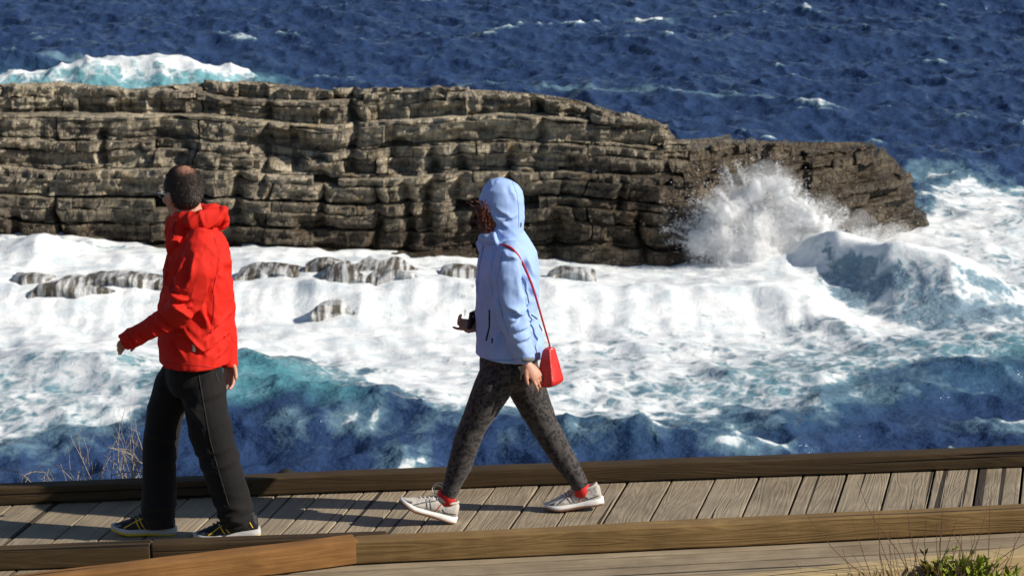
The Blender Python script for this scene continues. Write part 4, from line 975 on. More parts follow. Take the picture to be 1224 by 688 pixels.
# ---- man in the red jacket
def man():
    Y0 = -0.275; bx = W(222, 640, Y0)[0]
    P = Person((bx, Y0, deck_z(bx)), Y0)
    torso = [(232.5, 432, 0, 41, .195), (232.5, 418, 0, 41.5, .195), (233, 395, 0, 41, .20), (234, 360, 0, 41, .20), (236, 330, 0, 40, .21), (238, 306, 0, 37, .215), (239, 290, 0, 31, .20), (238, 277, 0, 24, .145), (234, 266, 0, 19, .09), (230, 256, 0, 17, .078)]
    larm = [(243, 288, -.14, 17, .08), (240, 300, -.20, 18.5, .075), (233, 325, -.24, 18.5, .072), (224, 350, -.25, 17.5, .068), (213, 371, -.245, 16.5, .062), (192, 386, -.235, 14.8, .056), (168, 399, -.22, 12.5, .050), (147, 410, -.21, 10.6, .046)]
    rarm = [(243, 288, .14, 17, .08), (250, 302, .20, 18, .075), (260, 335, .24, 15, .065), (267, 370, .245, 13.5, .058), (272, 405, .235, 12, .052), (274, 438, .22, 10.5, .046)]
    pelvis = [(233, 415, 0, 32, .15), (233, 440, 0, 34, .16), (232, 458, 0, 33, .155), (230, 470, 0, 26, .13)]
    rleg = [(222, 440, .06, 25, .085), (209, 465, .085, 26, .098), (199, 490, .09, 22.5, .09), (193, 518, .085, 20.5, .08), (191.5, 545, .075, 20, .076), (191, 575, .065, 20, .074), (190, 603, .06, 19.5, .07), (191, 628, .055, 17.5, .066)]
    lleg = [(238, 440, -.06, 25, .085), (243, 470, -.08, 26.5, .095), (247, 497, -.09, 25, .09), (256, 530, -.085, 23.5, .085), (266, 562, -.075, 22, .08), (276, 592, -.065, 21, .076), (281, 612, -.06, 18.5, .070), (283, 627, -.055, 18.5, .068)]
    hc = W(218.5, 233, Y0 - 0.01); Hm = Matrix.Translation(Vector(tuple(hc))) @ Matrix.Rotation(R(-50), 4, 'Z') @ Matrix.Rotation(R(-6), 4, 'Y') @ Matrix.Scale(1.02, 4)
    lw = W(145, 411, Y0 - .21); le = W(168, 399, Y0 - .22); d1 = lw - le
    rw = W(274.5, 432, Y0 + .22); re = W(272, 405, Y0 + .235); d2 = rw - re
    body = [loft(q, Y0, 16, .66) for q in (larm, rarm, pelvis, rleg, lleg)] + [loft(torso[:8], Y0, 16, .78)] + head_parts(Hm) + [tube([W(223, 238, Y0), W(228, 256, Y0), W(234, 275, Y0), W(237, 292, Y0)], [.055, .057, .062, .08], 14)]
    body += hand_parts(frame(lw - d1 / np.linalg.norm(d1) * .085, d1, (-.25, .75, .6)), (.35, .5, .6, .7), -1, .5, .82)
    body += hand_parts(frame(rw, d2 + np.array((-.01, -.01, 0)), (0.6, .8, 0)), (.45, .5, .55, .6), -1, .5, .95)
    for l in (rleg, lleg):
        a = W(l[-1][0], l[-1][1], Y0 + l[-1][2]); body.append(ball(a + np.array((-.02, 0, -.005)), 1, 8, (.05, .026, .03)))
    me, co, no = remesh(body, .004, 2, 'person'); root = P.put('person', me, M['skin'])
    tag(root, 'man in bright red hooded jacket and black trousers striding along the boardwalk', 'person', 'people walking on the boardwalk')
    for sd in (-1, 1):
        v, f = xf(ball((-.079, sd * .033, .008), .0125, 8), Hm); e = P.put('eye', mesh_of('eye', v, f), M['lace_white'], root)
        v, f = xf(ball((-.0895, sd * .033, .008), .0045, 6), Hm); P.put('pupil', mesh_of('pupil', v, f), M['black'], e)
    # trousers
    def tdisp(c, n):
        low = sstep(0.35, 0.05, c[:, 2] - P.base[2]); knee = np.exp(-((c[:, 2] - P.base[2] - .47) / .10) ** 2)
        return folds(c, .012, 8, (1, .2, .35), 3) * (0.35 + 0.9 * low + 0.7 * knee) + folds(c, .014, 5, (.3, 0, 1), 7) * 0.7 + folds(c, .009, 15, (1, 0, -.2), 9) * low + crease(c, [((232, 540), (276, 528), 1.2), ((245, 556), (284, 545), 1.1), ((262, 612), (302, 604), 1.5), ((266, 620), (304, 614), 1.5), ((258, 596), (292, 600), 1.0), ((240, 470), (268, 462), 1.0), ((222, 470), (246, 500), 1.2), ((174, 522), (212, 530), 1.2), ((172, 560), (210, 552), .8), ((172, 606), (208, 612), 1.3)], Y0 + .14, .014, .011)
    tr = P.solid('trousers', [loft(q, Y0, 20) for q in (pelvis, rleg, lleg)], .007, 5, M['black_cloth'], root, tdisp); ti = len(P.bvh) - 1
    tr['label'] = 'black loose trousers'
    P.ribbon('side_seam', [(237, 445), (243, 480), (251, 525), (262, 565), (274, 605)], 1.1, M['seam'], tr, .002, .001, [ti])
    P.ribbon('pocket_seam', [(258, 446), (262, 458)], 1.5, M['seam'], tr, .002, .001, [ti])
    # jacket
    MANJ = [((264, 288), (256, 355), -1.6), ((228, 352), (200, 344), 1.5), ((232, 360), (206, 356), 1.3), ((230, 372), (212, 352), 1.2), ((205, 392), (188, 372), 1.2), ((192, 398), (180, 380), 1.0), ((172, 408), (160, 392), .9), ((236, 300), (228, 335), 1.2), ((222, 305), (214, 340), 1.0),
            ((244, 400), (272, 378), 1.2), ((238, 420), (270, 404), 1.1), ((205, 400), (222, 430), 1.1), ((252, 436), (268, 420), .9), ((215, 385), (245, 425), .9), ((246, 362), (252, 395), -1.3), ((270, 300), (272, 350), 1.0), ((206, 300), (198, 345), 1.0)]
    def jdisp(c, n):
        h = c[:, 2] - P.base[2]
        d = folds(c, .011, 5.0, (.45, .3, -.85), 1) * .8 + folds(c, .009, 9, (-.7, .2, -.6), 4) * .8 + folds(c, .005, 17, (.6, 0, -.6), 8) + folds(c, .0022, 36, (-.3, .2, -.8), 18) + crease(c, MANJ, Y0)
        el = W(222, 362, Y0 - .25); de = np.linalg.norm(c - el, axis=1)
        d = d + 1.3 * folds(c, .017, 12, (.4, .2, -.75), 6) * np.exp(-(de / .13) ** 2)
        ra = np.exp(-((c[:, 0] - W(277, 400, Y0)[0]) / .03) ** 2); d = d + folds(c, .005, 18, (1, 0, .1), 12) * ra
        return d * (0.5 + 0.5 * sstep(0.85, 1.0, h) + .3)
    jk = P.solid('jacket', [loft(torso, Y0, 28), loft(larm, Y0, 20), loft(rarm, Y0, 20)], .005, 5, M['red'], root, jdisp); ji = len(P.bvh) - 1
    jk['label'] = 'bright red hooded rain jacket'
    hood = [loft([(214, 262, -.055, 8, .03), (218, 261, -.085, 10, .035), (232, 263, -.11, 8.5, .03), (246, 263, -.105, 10.5, .035), (258, 263, -.07, 12, .038), (262, 261, 0, 12, .04), (256, 256, .07, 10, .035), (240, 252, .105, 11, .04), (222, 252, .08, 9, .03)], Y0, 16),
            tube([W(246, 256, Y0 - .06), W(257, 246, Y0 - .02), W(261, 246, Y0 + .02)], [.030, .022, .015], 10), tube([W(262, 252, Y0 - .06), W(269, 264, Y0 - .04), W(266, 273, Y0 - .05)], [.03, .024, .016], 10),
            tube([W(212, 252, Y0 - .05), W(214, 268, Y0 - .06), W(210, 290, Y0 - .08), W(207, 305, Y0 - .08)], [.018, .045, .05, .03], 12), tube([W(213, 256, Y0 + .02), W(212, 275, Y0 + .03), W(214, 295, Y0 + .03)], [.03, .05, .05], 12)]
    hd = P.solid('hood', hood, .006, 3, M['red'], jk, lambda c, n: folds(c, .020, 10, (.8, .2, .5), 2) + folds(c, .010, 18, (.3, .3, -.9), 5)); hd['label'] = 'red hood bunched behind the neck'
    P.ribbon('shoulder_seam', [(256, 283), (262, 305), (258, 330), (254, 350)], 0.7, M['red_dark'], jk, .001, .001, [ji])
    P.ribbon('pocket_zip', [(256, 352), (255, 375), (252, 398)], 2.0, M['red_dark'], jk, .001, .001, [ji])
    P.ribbon('zip_pull', [(231, 412), (232, 420)], 4, M['silver'], jk, .003, .002, [ji])
    P.ribbon('front_zip', [(203, 292), (199, 320), (195, 350)], 2.2, M['red_dark'], jk, .002, .001, [ji])
    P.ribbon('drawcord', [(211, 262), (207, 274), (208, 284)], 1.6, M['red_dark'], hd, .004, .002)
    P.ribbon('hem_seam', [(194, 432), (215, 435), (240, 437), (268, 441)], 1.0, M['red_dark'], jk, .0005, .0008, [ji])
    P.ribbon('cuff_strap', [(151, 400), (154, 406), (157, 414)], 4.5, M['red'], jk, .004, .002, [ji])
    # hair: cropped, thin on the crown
    g = np.random.default_rng(5); v, f = ball((.012, 0, .032), 1, 30, (.1022, .0802, .1002)); v = np.array(v)
    def hairy(x, y, z): return (x > -.040 - .2 * max(0, z - .06)) and (z > -.070 + (0.05 if x < .0 else 0)) and not (abs(y) > .058 and x < .016 and z < .012)
    ff = [q for q in f if all(hairy(*v[i]) for i in q)]
    vv, _ = xf((v, f), Hm); used = sorted({i for q in ff for i in q}); mp = {a: i for i, a in enumerate(used)}
    cw = np.array(Hm @ Vector((.050, -.008, .118)))
    t = NT('cropped_hair'); p_ = t.pos(); dst = t.n('VectorMath', {0: p_, 1: tuple(cw)}, operation='DISTANCE').outputs[1]
    bare = t.math('ADD', t.n('MapRange', {0: dst, 1: .022, 2: .075, 3: .62, 4: -.05}).outputs[0], t.math('MULTIPLY', t.math('SUBTRACT', t.noise(p_, 320, 3, .7), .5), 1.1))
    cc = t.mix(t.ramp(bare, [(.25, 0.0), (.6, 1.0)]), t.mix(t.noise(p_, 250, 3), (.014, .009, .007), (.075, .048, .032)), (.42, .20, .13))
    M['crop'] = t.done(t.bsdf(Base_Color=cc, Roughness=.6, Normal=t.bump(t.noise(p_, 400, 3), .6, .004)))
    hair = P.put('hair', mesh_of('hair', [vv[i] for i in used], [tuple(mp[i] for i in q) for q in ff]), M['crop'], root)
    V, F = [], []
    for _ in range(16000):
        d = g.normal(size=3); d /= np.linalg.norm(d); p = np.array((.012, 0, .032)) + d * np.array((.1020, .0800, .1000))
        dc = np.linalg.norm(p - np.array((.050, -.008, .118)))
        if not hairy(p[0] + g.normal() * .004, p[1], p[2] + g.normal() * .005) or g.random() > .12 + dc / .075: continue
        t_ = np.array((.4, 0, -1.0)) + g.normal(size=3) * .45; t_ = t_ - d * (t_ @ d); t_ /= np.linalg.norm(t_); s_ = np.cross(d, t_) * .0007; e = p + t_ * g.uniform(.005, .012) + d * g.uniform(.003, .009)
        o = len(V); V += [p - s_, p + s_, e]; F.append((o, o + 1, o + 2))
    v2, f2 = xf((V, F), Hm); P.put('hair_strands', mesh_of('hair_strands', v2, f2, False), M['hair_dark'], hair)
    # glasses
    G = []
    for sd in (-1, 1):
        G.append(tube([(.01, sd * .083, .008), (-.05, sd * .076, .013), (-.097, sd * .066, .013)], .0022, 6))
        G.append(tube([(-.102 + .006 * abs(math.sin(a)), sd * .036 + .026 * math.cos(a), .006 + .019 * math.sin(a)) for a in np.linspace(0, 2 * math.pi, 20)], .0016, 6, False))
    G.append(tube([(-.104, -.010, .012), (-.108, 0, .014), (-.104, .010, .012)], .0016, 6))
    v, f = xf(join(G), Hm); P.put('glasses', mesh_of('glasses', v, f), M['silver'], root)
    shoe(P, root, shoe_frame(208, 641, Y0 + .055, 1.0, -6), shoes_m)
    shoe(P, root, shoe_frame(309, 636, Y0 - .055, -4.0, 3, .014), shoes_m)
    return P
MAN = man()

# ---- woman in the pale blue jacket
def woman():
    Y0 = -0.135; bx = W(608, 615, Y0)[0]
    P = Person((bx, Y0, deck_z(bx)), Y0)
    torso = [(608.5, 423, 0, 40, .19), (609, 412, 0, 40.5, .19), (608, 396, 0, 39.5, .185), (605, 370, 0, 36.5, .172), (606, 345, 0, 37, .175), (607, 322, 0, 37.5, .185), (607, 304, 0, 34.5, .18), (605, 291, 0, 28, .135), (601, 281, 0, 24, .09), (598, 272, 0, 20, .078)]
    larm = [(612, 300, -.12, 16, .075), (609, 312, -.175, 17.5, .072), (607, 335, -.205, 17.5, .068), (609, 358, -.215, 17, .064), (613, 380, -.215, 16, .060), (620, 404, -.205, 14, .053), (628, 430, -.19, 11.5, .046)]
    rarm = [(610, 300, .12, 16, .075), (608, 315, .175, 17, .072), (607, 345, .205, 16, .064), (606, 372, .20, 15, .06), (598, 385, .17, 13, .055), (582, 390, .10, 11, .048), (571, 388, .05, 10, .042)]
    pelvis = [(609, 405, 0, 32, .15), (608, 432, 0, 35, .168), (606, 450, 0, 33, .16), (606, 462, 0, 24, .12)]
    lleg = [(604, 432, -.06, 24, .085), (588, 465, -.078, 23, .092), (575, 490, -.078, 19, .08), (564.5, 511, -.075, 16, .066), (557, 531, -.072, 15.8, .062), (549.5, 556, -.068, 14.6, .058), (541, 578, -.065, 11, .045), (535.5, 592, -.065, 9.5, .04)]
    rleg = [(615, 432, .06, 25, .09), (631, 466, .078, 22.5, .092), (642, 491, .075, 19.5, .08), (651, 509, .072, 17.2, .068), (663, 530, .070, 15.8, .062), (675, 550, .067, 14.5, .057), (687, 568, .065, 11.5, .045), (695, 582, .065, 9.8, .04)]
    hc = W(598, 247, Y0); Hm = Matrix.Translation(Vector(tuple(hc))) @ Matrix.Rotation(R(-28), 4, 'Z') @ Matrix.Rotation(R(-4), 4, 'Y') @ Matrix.Scale(.93, 4)
    lw = W(631, 436, Y0 - .188); le = W(620, 404, Y0 - .205); d1 = lw - le
    ph = W(564.5, 384, Y0 + .03)
    rw = W(571, 389, Y0 + .05)
    body = [loft(q, Y0, 16, .68) for q in (larm, rarm, pelvis)] + [loft(q, Y0, 16, .9) for q in (lleg, rleg)] + [loft(torso[:8], Y0, 16, .76)] + head_parts(Hm) + [tube([W(602, 255, Y0), W(603, 272, Y0), W(605, 292, Y0)], [.048, .05, .07], 14)]
    body += hand_parts(frame(lw, W(650, 461, Y0 - .19) - lw, (.65, -.75, .1)), (.15, .22, .32, .4), -1, .35, .84)
    body += hand_parts(frame(rw, np.array((-1, -.25, .12)), (.1, .65, -.75)), (.25, .8, .9, .95), -1, .7, .88)
    for l, dx in ((rleg, -.03), (lleg, -.03)):
        a = W(l[-1][0], l[-1][1], Y0 + l[-1][2]); body.append(ball(a + np.array((dx, 0, -.035)), 1, 8, (.045, .024, .025)))
    me, co, no = remesh(body, .004, 2, 'person'); root = P.put('person', me, M['skin'])
    tag(root, 'woman with hood up in pale blue jacket and dark patterned leggings, mid stride', 'person', 'people walking on the boardwalk')
    for sd in (-1, 1):
        v, f = xf(ball((-.079, sd * .033, .008), .0125, 8), Hm); e = P.put('eye', mesh_of('eye', v, f), M['lace_white'], root)
        v, f = xf(ball((-.0895, sd * .033, .008), .0045, 6), Hm); P.put('pupil', mesh_of('pupil', v, f), M['black'], e)
    def ldisp(c, n):
        h = c[:, 2] - P.base[2]; knee = np.exp(-((h - .44) / .07) ** 2); ank = np.exp(-((h - .14) / .06) ** 2)
        return folds(c, .004, 13, (1, .2, .3), 3) * (0.2 + knee + .8 * ank)
    lg = P.solid('leggings', [loft(q, Y0, 20) for q in (pelvis, lleg, rleg)], .006, 4, M['leggings'], root, ldisp); lg['label'] = 'dark mottled brown leggings'
    WJ = [((595, 305), (592, 345), -1.0), ((592, 345), (606, 392), -1.3), ((606, 362), (628, 372), 1.3), ((608, 380), (632, 364), 1.3), ((614, 392), (636, 384), 1.2), ((618, 404), (634, 398), 1.0), ((624, 300), (638, 335), 1.2), ((630, 330), (641, 360), 1.1), ((622, 320), (626, 355), -1.2), ((584, 425), (600, 392), 1.1), ((572, 330), (582, 360), .8),
          ((610, 420), (602, 396), .9), ((636, 420), (645, 396), 1.0), ((602, 300), (618, 308), 1.0), ((575, 390), (583, 420), .8)]
    def jdisp(c, n):
        d = folds(c, .009, 5.0, (.45, .3, -.85), 21) * .8 + folds(c, .007, 9, (-.7, .2, -.55), 24) * .7 + folds(c, .0045, 17, (.6, 0, -.6), 8) + folds(c, .002, 36, (-.3, .2, -.8), 18) + crease(c, WJ, Y0)
        el = W(622, 372, Y0 - .2); de = np.linalg.norm(c - el, axis=1)
        return d + 1.5 * folds(c, .017, 11, (1, .1, -.35), 16) * np.exp(-(de / .12) ** 2)
    jk = P.solid('jacket', [loft(torso, Y0, 28), loft(larm, Y0, 20), loft(rarm, Y0, 20), tube([W(574, 284, Y0 - .05), W(581, 286, Y0 - .075), W(594, 284, Y0 - .09)], [.016, .022, .03], 10), tube([W(572, 288, Y0 + .04), W(580, 295, Y0), W(590, 300, Y0)], [.02, .04, .05], 10)], .005, 6, M['blue'], root, jdisp); ji = len(P.bvh) - 1
    jk['label'] = 'pale blue rain jacket with dark zip pockets'
    # hood, open to the face
    hood = [loft([(603, 292, 0, 25, .10), (603, 280, 0, 23, .095), (603.5, 266, 0, 22.5, .098), (601, 252, 0, 25, .108), (600, 238, 0, 26, .110), (600.5, 226, 0, 23.5, .098), (602, 217.5, 0, 17, .068), (603, 213.5, 0, 8, .03)], Y0, 28)]
    ax = np.array((-math.cos(R(42)), math.sin(R(42)), -.30)); ax /= np.linalg.norm(ax); hcen = W(604, 248, Y0)
    def open_hood(me):
        bm = bmesh.new(); bm.from_mesh(me)
        kill = []
        for fc in bm.faces:
            c = np.array(fc.calc_center_median()) - hcen; u = c / np.linalg.norm(c)
            if u @ ax > math.cos(R(50)): kill.append(fc)
        bmesh.ops.delete(bm, geom=kill, context='FACES'); bmesh.ops.solidify(bm, geom=bm.faces[:], thickness=0.004)
        bm.to_mesh(me); bm.free(); me.polygons.foreach_set('use_smooth', [True] * len(me.polygons)); return me
    hd = P.solid('hood', hood, .006, 3, M['blue'], jk, lambda c, n: (folds(c, .009, 7, (.8, .2, -.55), 31) + folds(c, .004, 15, (.75, .2, -.6), 33) + crease(c, [((592, 250), (612, 266), 1.3), ((586, 262), (606, 276), 1.3), ((594, 268), (618, 262), 1.0), ((600, 280), (590, 270), 1.2), ((584, 222), (588, 228), 1.0), ((592, 217), (595, 223), 1.0), ((610, 226), (616, 245), .8)], Y0, .009, .009)) , True, open_hood); hi = len(P.bvh) - 1; hd['label'] = 'pale blue hood pulled up over the head'
    P.ribbon('hood_seam', [(612, 216), (618, 232), (620, 250), (620, 272)], 1.0, M['blue_dark'], hd, .0005, .0008, [hi])
    P.ribbon('hood_tab', [(622.5, 266), (622.5, 271)], 3, M['grey_trim'], hd, .002, .002, [hi])
    P.ribbon('front_zip', [(578, 293), (573, 318), (570.5, 350)], 2.0, M['blue_dark'], jk, .001, .001, [ji])
    P.ribbon('pocket_zip', [(585, 370), (585, 390), (581, 407)], 2.4, M['black'], jk, .001, .001, [ji])
    P.ribbon('logo_patch', [(588.5, 404), (588.5, 410)], 3.2, M['black'], jk, .002, .001, [ji])
    P.ribbon('back_vent', [(635, 376), (642, 381)], 1.6, M['black'], jk, .002, .001, [ji]); P.ribbon('back_vent', [(644, 388), (649, 397)], 1.6, M['black'], jk, .002, .001, [ji])
    P.ribbon('cuff_strap', [(624, 430), (630, 430), (638, 428.5)], 4.5, M['grey_trim'], jk, .003, .002, [ji])
    P.ribbon('hem_seam', [(572, 428), (590, 430), (612, 430), (640, 425)], 1.0, M['blue_dark'], jk, .0005, .0008, [ji])
    P.ribbon('sleeve_seam', [(600, 303), (594, 335), (597, 365), (608, 400)], 1.0, M['blue_dark'], jk, .0003, .0006, [ji])
    # auburn curls blown out of the hood
    g = np.random.default_rng(8); C = []
    for q in range(230):
        a, b = g.uniform(573.5, 590), g.uniform(238, 274); lat = g.uniform(-.105, .03)
        if a < 580 and b > 262: a += 6
        p = W(a, b, Y0 + lat); L = g.uniform(.035, .085); d = np.array((g.uniform(-.35, .25), g.uniform(-.3, .2), -1.0)) if g.random() < .8 else np.array((-1.0, g.uniform(-.5, .3), g.uniform(-.2, .7)))
        d /= np.linalg.norm(d); u = np.cross(d, (0, 1, .2)); u /= np.linalg.norm(u); w = np.cross(d, u); r = g.uniform(.004, .009); ph0 = g.uniform(0, 6); tn = g.uniform(1.5, 3.0)
        T_ = np.linspace(0, 1, 22)
        C.append(tube([p + d * L * t_ + (u * math.cos(ph0 + 6.28 * tn * t_) + w * math.sin(ph0 + 6.28 * tn * t_)) * r * (.4 + .6 * t_) for t_ in T_], g.uniform(.0012, .0026) * (1 - .5 * T_), 5))
    C.append(ball(W(589, 258, Y0 - .03), 1, 10, (.045, .072, .080)))
    v, f = join(C); P.put('hair', mesh_of('hair', v, f), M['hair_red'], root)
    for l, c in ((lleg, 0), (rleg, 0)):
        q0 = l[-1]; q1 = (q0[0] - 1.0, q0[1] + 10, q0[2], q0[3] * .95, q0[4] * .85); v, f = loft([(l[-2][0], l[-2][1], l[-2][2], q0[3] * .92, q0[4] * .95), (q0[0], q0[1], q0[2], q0[3] * .95, q0[4] * .97), q1], Y0, 18)
        P.put('sock', mesh_of('sock', v, f), M['sock_red'], root)
    shoe(P, root, shoe_frame(541.5, 621, Y0 - .065, 21, 4), shoes_w, .92, True)
    shoe(P, root, shoe_frame(719.5, 606, Y0 + .065, -8, -4, .027), shoes_w, .92)
    # ---- handbag on a long strap, hanging behind the hip
    yb = Y0 - .135; tops = [W(650, 417, yb), W(660.5, 415, yb)]; bots = [W(645.5, 456, yb), W(651, 461.5, yb), W(665, 461, yb), W(671.5, 454, yb)]
    ring_t = [W(649.5, 418, yb), W(654, 415.5, yb), W(660.5, 415, yb)]
    outline = [W(649.5, 419, yb), W(651.5, 416, yb), W(659.5, 415, yb), W(661.5, 417, yb), W(666, 434, yb), W(671, 453, yb), W(670, 457, yb), W(663, 460.5, yb), W(650, 461, yb), W(645.5, 458, yb), W(646.5, 440, yb)]
    n = len(outline); V, F = [], []; cen = np.mean(outline, 0)
    for dy, k in ((-.062, .86), (-.055, .96), (-.03, 1.0), (.03, 1.0), (.055, .96), (.062, .86)):
        for o in outline: V.append(cen + (o - cen) * k + np.array((0, dy * (0.45 + 0.55 * (cen[2] + .1 - o[2]) / .2), 0)))
    for i in range(5):
        for j in range(n): F.append((i * n + j, i * n + (j + 1) % n, (i + 1) * n + (j + 1) % n, (i + 1) * n + j))
    F.append(tuple(range(n - 1, -1, -1))); F.append(tuple(5 * n + j for j in range(n)))
    ca, sa = math.cos(R(-34)), math.sin(R(-34)); V = [cen + np.array(((p - cen)[0] * ca * .92 - (p - cen)[1] * sa * .92, (p - cen)[0] * sa + (p - cen)[1] * ca, (p - cen)[2])) for p in V]
    me, co, no = remesh([(V, F)], .004, 3, 'bag_body'); setco(me, co + no * (.0018 * vn(co[:, 0] * 30, co[:, 1] * 30, co[:, 2] * 30))[:, None] - cen)
    bag = link('handbag', None, None, None, tuple(cen)); tag(bag, 'small red handbag hanging on a long strap behind the blue jacket', 'handbag')
    link('bag_body', me, M['handbag'], bag)
    pts = [W(658, 414, yb)]
    sp = [(655, 405), (650, 388), (644, 367), (638, 346), (631, 328), (625, 315), (618, 303), (611, 296), (603, 293), (598, 292.5)]
    C = [W(657.5, 416, yb), W(656.5, 410, yb)]
    for q, (a, b) in enumerate(sp):
        r = P.hit(a, b, [ji]); y = yb if r is None else r[0].y - .006
        C.append(W(a, b, y))
    C = np.array(C); ys = C[:, 1].copy()
    for _ in range(3): ys[1:-1] = np.minimum(ys[1:-1], (ys[:-2] + ys[2:]) / 2)
    for i in range(len(C)): C[i] = CAM + (C[i] - CAM) * ((ys[i] - CAM[1]) / (C[i][1] - CAM[1]))
    tt = np.linspace(0, len(C) - 1, 50); C2 = np.stack([np.interp(tt, np.arange(len(C)), C[:, q]) for q in range(3)], -1)
    for _ in range(4): C2[1:-1] = (C2[:-2] + 2 * C2[1:-1] + C2[2:]) / 4
    v, f = tube(C2, np.interp(tt, [0, 4, 8, len(C)], [.0035, .005, .0065, .0075]), 6); link('strap', mesh_of('strap', shifted(v, cen), f), M['strap'], bag)
    rg = tube([W(657.5, 417, yb) + np.array((.008 * math.cos(a), 0, .012 * math.sin(a) + .006)) for a in np.linspace(0, 6.283, 16)], .0016, 6, False)
    link('ring', mesh_of('ring', shifted(rg[0], cen), rg[1]), M['silver'], bag)
    zp = tube([W(650, 420, yb - .012), W(655, 417, yb - .014), W(661, 416.5, yb - .012)], .0022, 6); link('zip', mesh_of('zip', shifted(zp[0], cen), zp[1]), M['silver'], bag)
    # ---- phone in the far hand
    me = bevel_box(.014, .066, .100, .004, 3); o = link('phone', None, None, None, tuple(ph)); o.rotation_euler = (0, R(8), R(-25)); tag(o, 'black phone held upright in front of the blue jacket', 'phone')
    link('case', me, M['black'], o); lens = ball((.0085, -.015, .03), 1, 8, (.002, .007, .007)); link('lens', mesh_of('lens', lens[0], lens[1]), M['silver'], o)
    return P
WOMAN = woman()

# ------------------------------------------------------------------ plants and stones beside the boardwalk
M['twig'] = plain_mat('dry_grey_twig', (0.36, 0.30, 0.22), 0.85, 0.2, 0.3, 200, 0.35)
M['twig_brown'] = plain_mat('dry_brown_twig', (0.13, 0.075, 0.05), 0.85, 0.2, 0.3, 200, 0.4)
def leaf_mat(name, a, b):
    t = NT(name); rnd = t.n('NewGeometry').outputs['Random Per Island']; c = t.mix(rnd, a, b)
    d = t.bsdf(Base_Color=c, Roughness=0.45, Specular_IOR_Level=0.4); tr = t.n('BsdfTranslucent', {'Color': c}).outputs[0]
    return t.done(t.n('MixShader', {0: 0.25, 1: d, 2: tr}).outputs[0])
M['leaf'] = leaf_mat('fleshy_green_leaf', (0.17, 0.24, 0.02), (0.46, 0.48, 0.05)); M['leaf_dry'] = leaf_mat('yellowing_leaf', (0.25, 0.14, 0.01), (0.12, 0.13, 0.015))
M['leaf_dark'] = leaf_mat('dark_shrub_leaf', (0.03, 0.06, 0.015), (0.07, 0.10, 0.03))
def twig_parts(p, d, L, r, depth, g, out, spread=0.5):
    n = 6; C = [np.array(p)]; d = np.array(d, float)
    for i in range(n):
        d = d + g.normal(size=3) * .11; d /= np.linalg.norm(d); C.append(C[-1] + d * L / n)
        if depth > 0 and i >= 1 and g.random() < .62:
            b = d + g.normal(size=3) * spread; b[2] += .25; twig_parts(C[-1], b / np.linalg.norm(b), L * g.uniform(.35, .6), r * .6, depth - 1, g, out, spread)
    out.append(tube(C, np.linspace(r, r * .45, n + 1), 4))
def dry_shrub(px, py0, Y, tips, seed, label, r=.005, m='twig', name='dry_shrub', z0=None, depth=2, group='dry leafless shrubs behind the sea side kerb', spread=0.5):
    g = np.random.default_rng(seed); base = W(px, py0, Y); base[2] = z0
    out = []
    for (a, b) in tips:
        t = W(a, b, Y + g.uniform(-.08, .08)); d = t - base; st = base + g.normal(size=3) * np.array((.05, .04, 0)); dd = t - st; twig_parts(st, dd / np.linalg.norm(dd), np.linalg.norm(dd), r, depth, g, out, spread)
    v, f = join(out); o = link(name, mesh_of(name, shifted(v, base), f), M[m], None, tuple(base)); tag(o, label, 'shrub', group); return o
dry_shrub(150, 600, .66, [(122, 558), (128, 552), (118, 548), (142, 562), (150, 552), (156, 550), (163, 545), (168, 548), (112, 568), (146, 564), (138, 568), (160, 560), (172, 556), (98, 560), (104, 570)], 3, 'bushy dry leafless shrub behind the kerb at the black trouser leg', .0042, z0=-.40)
dry_shrub(84, 605, .66, [(46, 572), (78, 562), (95, 577), (60, 578)], 5, 'sparse bare twigs with long forked branches behind the kerb', .0045, z0=-.40, depth=1)
dry_shrub(30, 606, .66, [(22, 570), (6, 575), (30, 572)], 6, 'tiny clump of bare twigs at the far left of the kerb', .004, z0=-.42, depth=1)
def stone(px, py, Y, r, label):
    c = W(px, py, Y); me, co, no = remesh([ball((0, 0, 0), r, 10, (1, .9, 1.6))], r * .18, 2, 'stone')
    setco(me, co + no * (r * .3 * fbm(co[:, 0] / r, co[:, 1] / r, co[:, 2] / r, 3))[:, None]); o = link('stone', me, M['wetdark'], None, tuple(c - np.array((0, 0, r * 1.1)))); tag(o, label, 'stone')
M['wetdark'] = plain_mat('dark_stone', (0.02, 0.018, 0.016), 0.7, 0.3, 0.6, 12, 0.4)
stone(343, 571, .80, .085, 'dark rounded stone just showing above the sea side kerb')
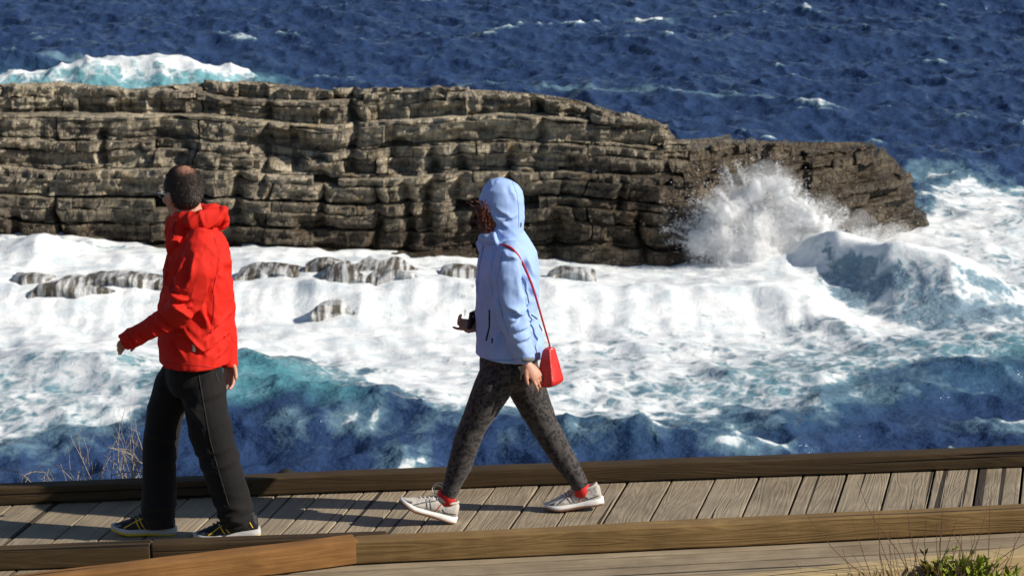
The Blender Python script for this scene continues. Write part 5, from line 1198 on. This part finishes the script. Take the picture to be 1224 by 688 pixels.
def bush(name, px, py, Y, label, seed, nl, rx, h, m, leaf=.035, z0=None, cat='shrub', rot=0.9):
    g = np.random.default_rng(seed); b = W(px, py, Y); b[2] = z0; root = link(name, None, None, None, tuple(b)); tag(root, label, cat)
    V, F, out = [], [], []
    for q in range(nl):
        d = g.normal(size=3); d[2] = abs(d[2]) * 1.0 + .5; d /= np.linalg.norm(d); e = d * np.array((rx * 1.2, rx, h)) * g.uniform(.75, 1.0)
        out.append(tube([np.array((g.normal() * .02, g.normal() * .02, 0)), e * .5 + g.normal(size=3) * .01, e], [.004, .003, .002], 4))
        for k in range(9):
            ld = d * .6 + g.normal(size=3) * rot; ld[2] += 1.0; ld /= np.linalg.norm(ld); s = np.cross(ld, g.normal(size=3)); s /= np.linalg.norm(s); nn = np.cross(ld, s)
            p = e * g.uniform(.75, 1.02); L = leaf * g.uniform(.6, 1.2); w = L * .20; o = len(V)
            V += [p, p + ld * L * .5 + s * w + nn * w * .4, p + ld * L, p + ld * L * .5 - s * w + nn * w * .4, p + ld * L * .5 - nn * w * .5]
            F += [(o, o + 1, o + 4), (o + 1, o + 2, o + 4), (o + 2, o + 3, o + 4), (o + 3, o, o + 4), (o, o + 3, o + 2, o + 1)]
    v, f = join(out); link('stems', mesh_of('stems', v, f), M['twig_brown'], root); link('leaves', mesh_of('leaves', V, F, False), M[m], root); return root
zg = -.28
bush('green_bush', 1150, 700, -1.58, 'fleshy bright green bush beside the pale sunlit kerb', 2, 190, .20, .60, 'leaf', .055, zg - .02)
bush('green_bush', 1195, 700, -1.66, 'smaller yellow green bush to the right of the fleshy bright one', 4, 110, .16, .56, 'leaf', .05, zg - .03)
bush('green_bush', 1110, 700, -1.60, 'stunted yellowing bush tuft among dry brown stems', 6, 45, .07, .60, 'leaf_dry', .045, zg - .02)
dry_shrub(1125, 700, -1.62, [(1020 + q * 6.0 + (q * 37 % 9), 670 + (q * 53 % 24)) for q in range(34)], 9, 'dry brown stems standing around the green bushes by the near kerb', .0034, 'twig_brown', z0=zg, depth=1, group='dry brown stems by the near kerb', spread=.22)
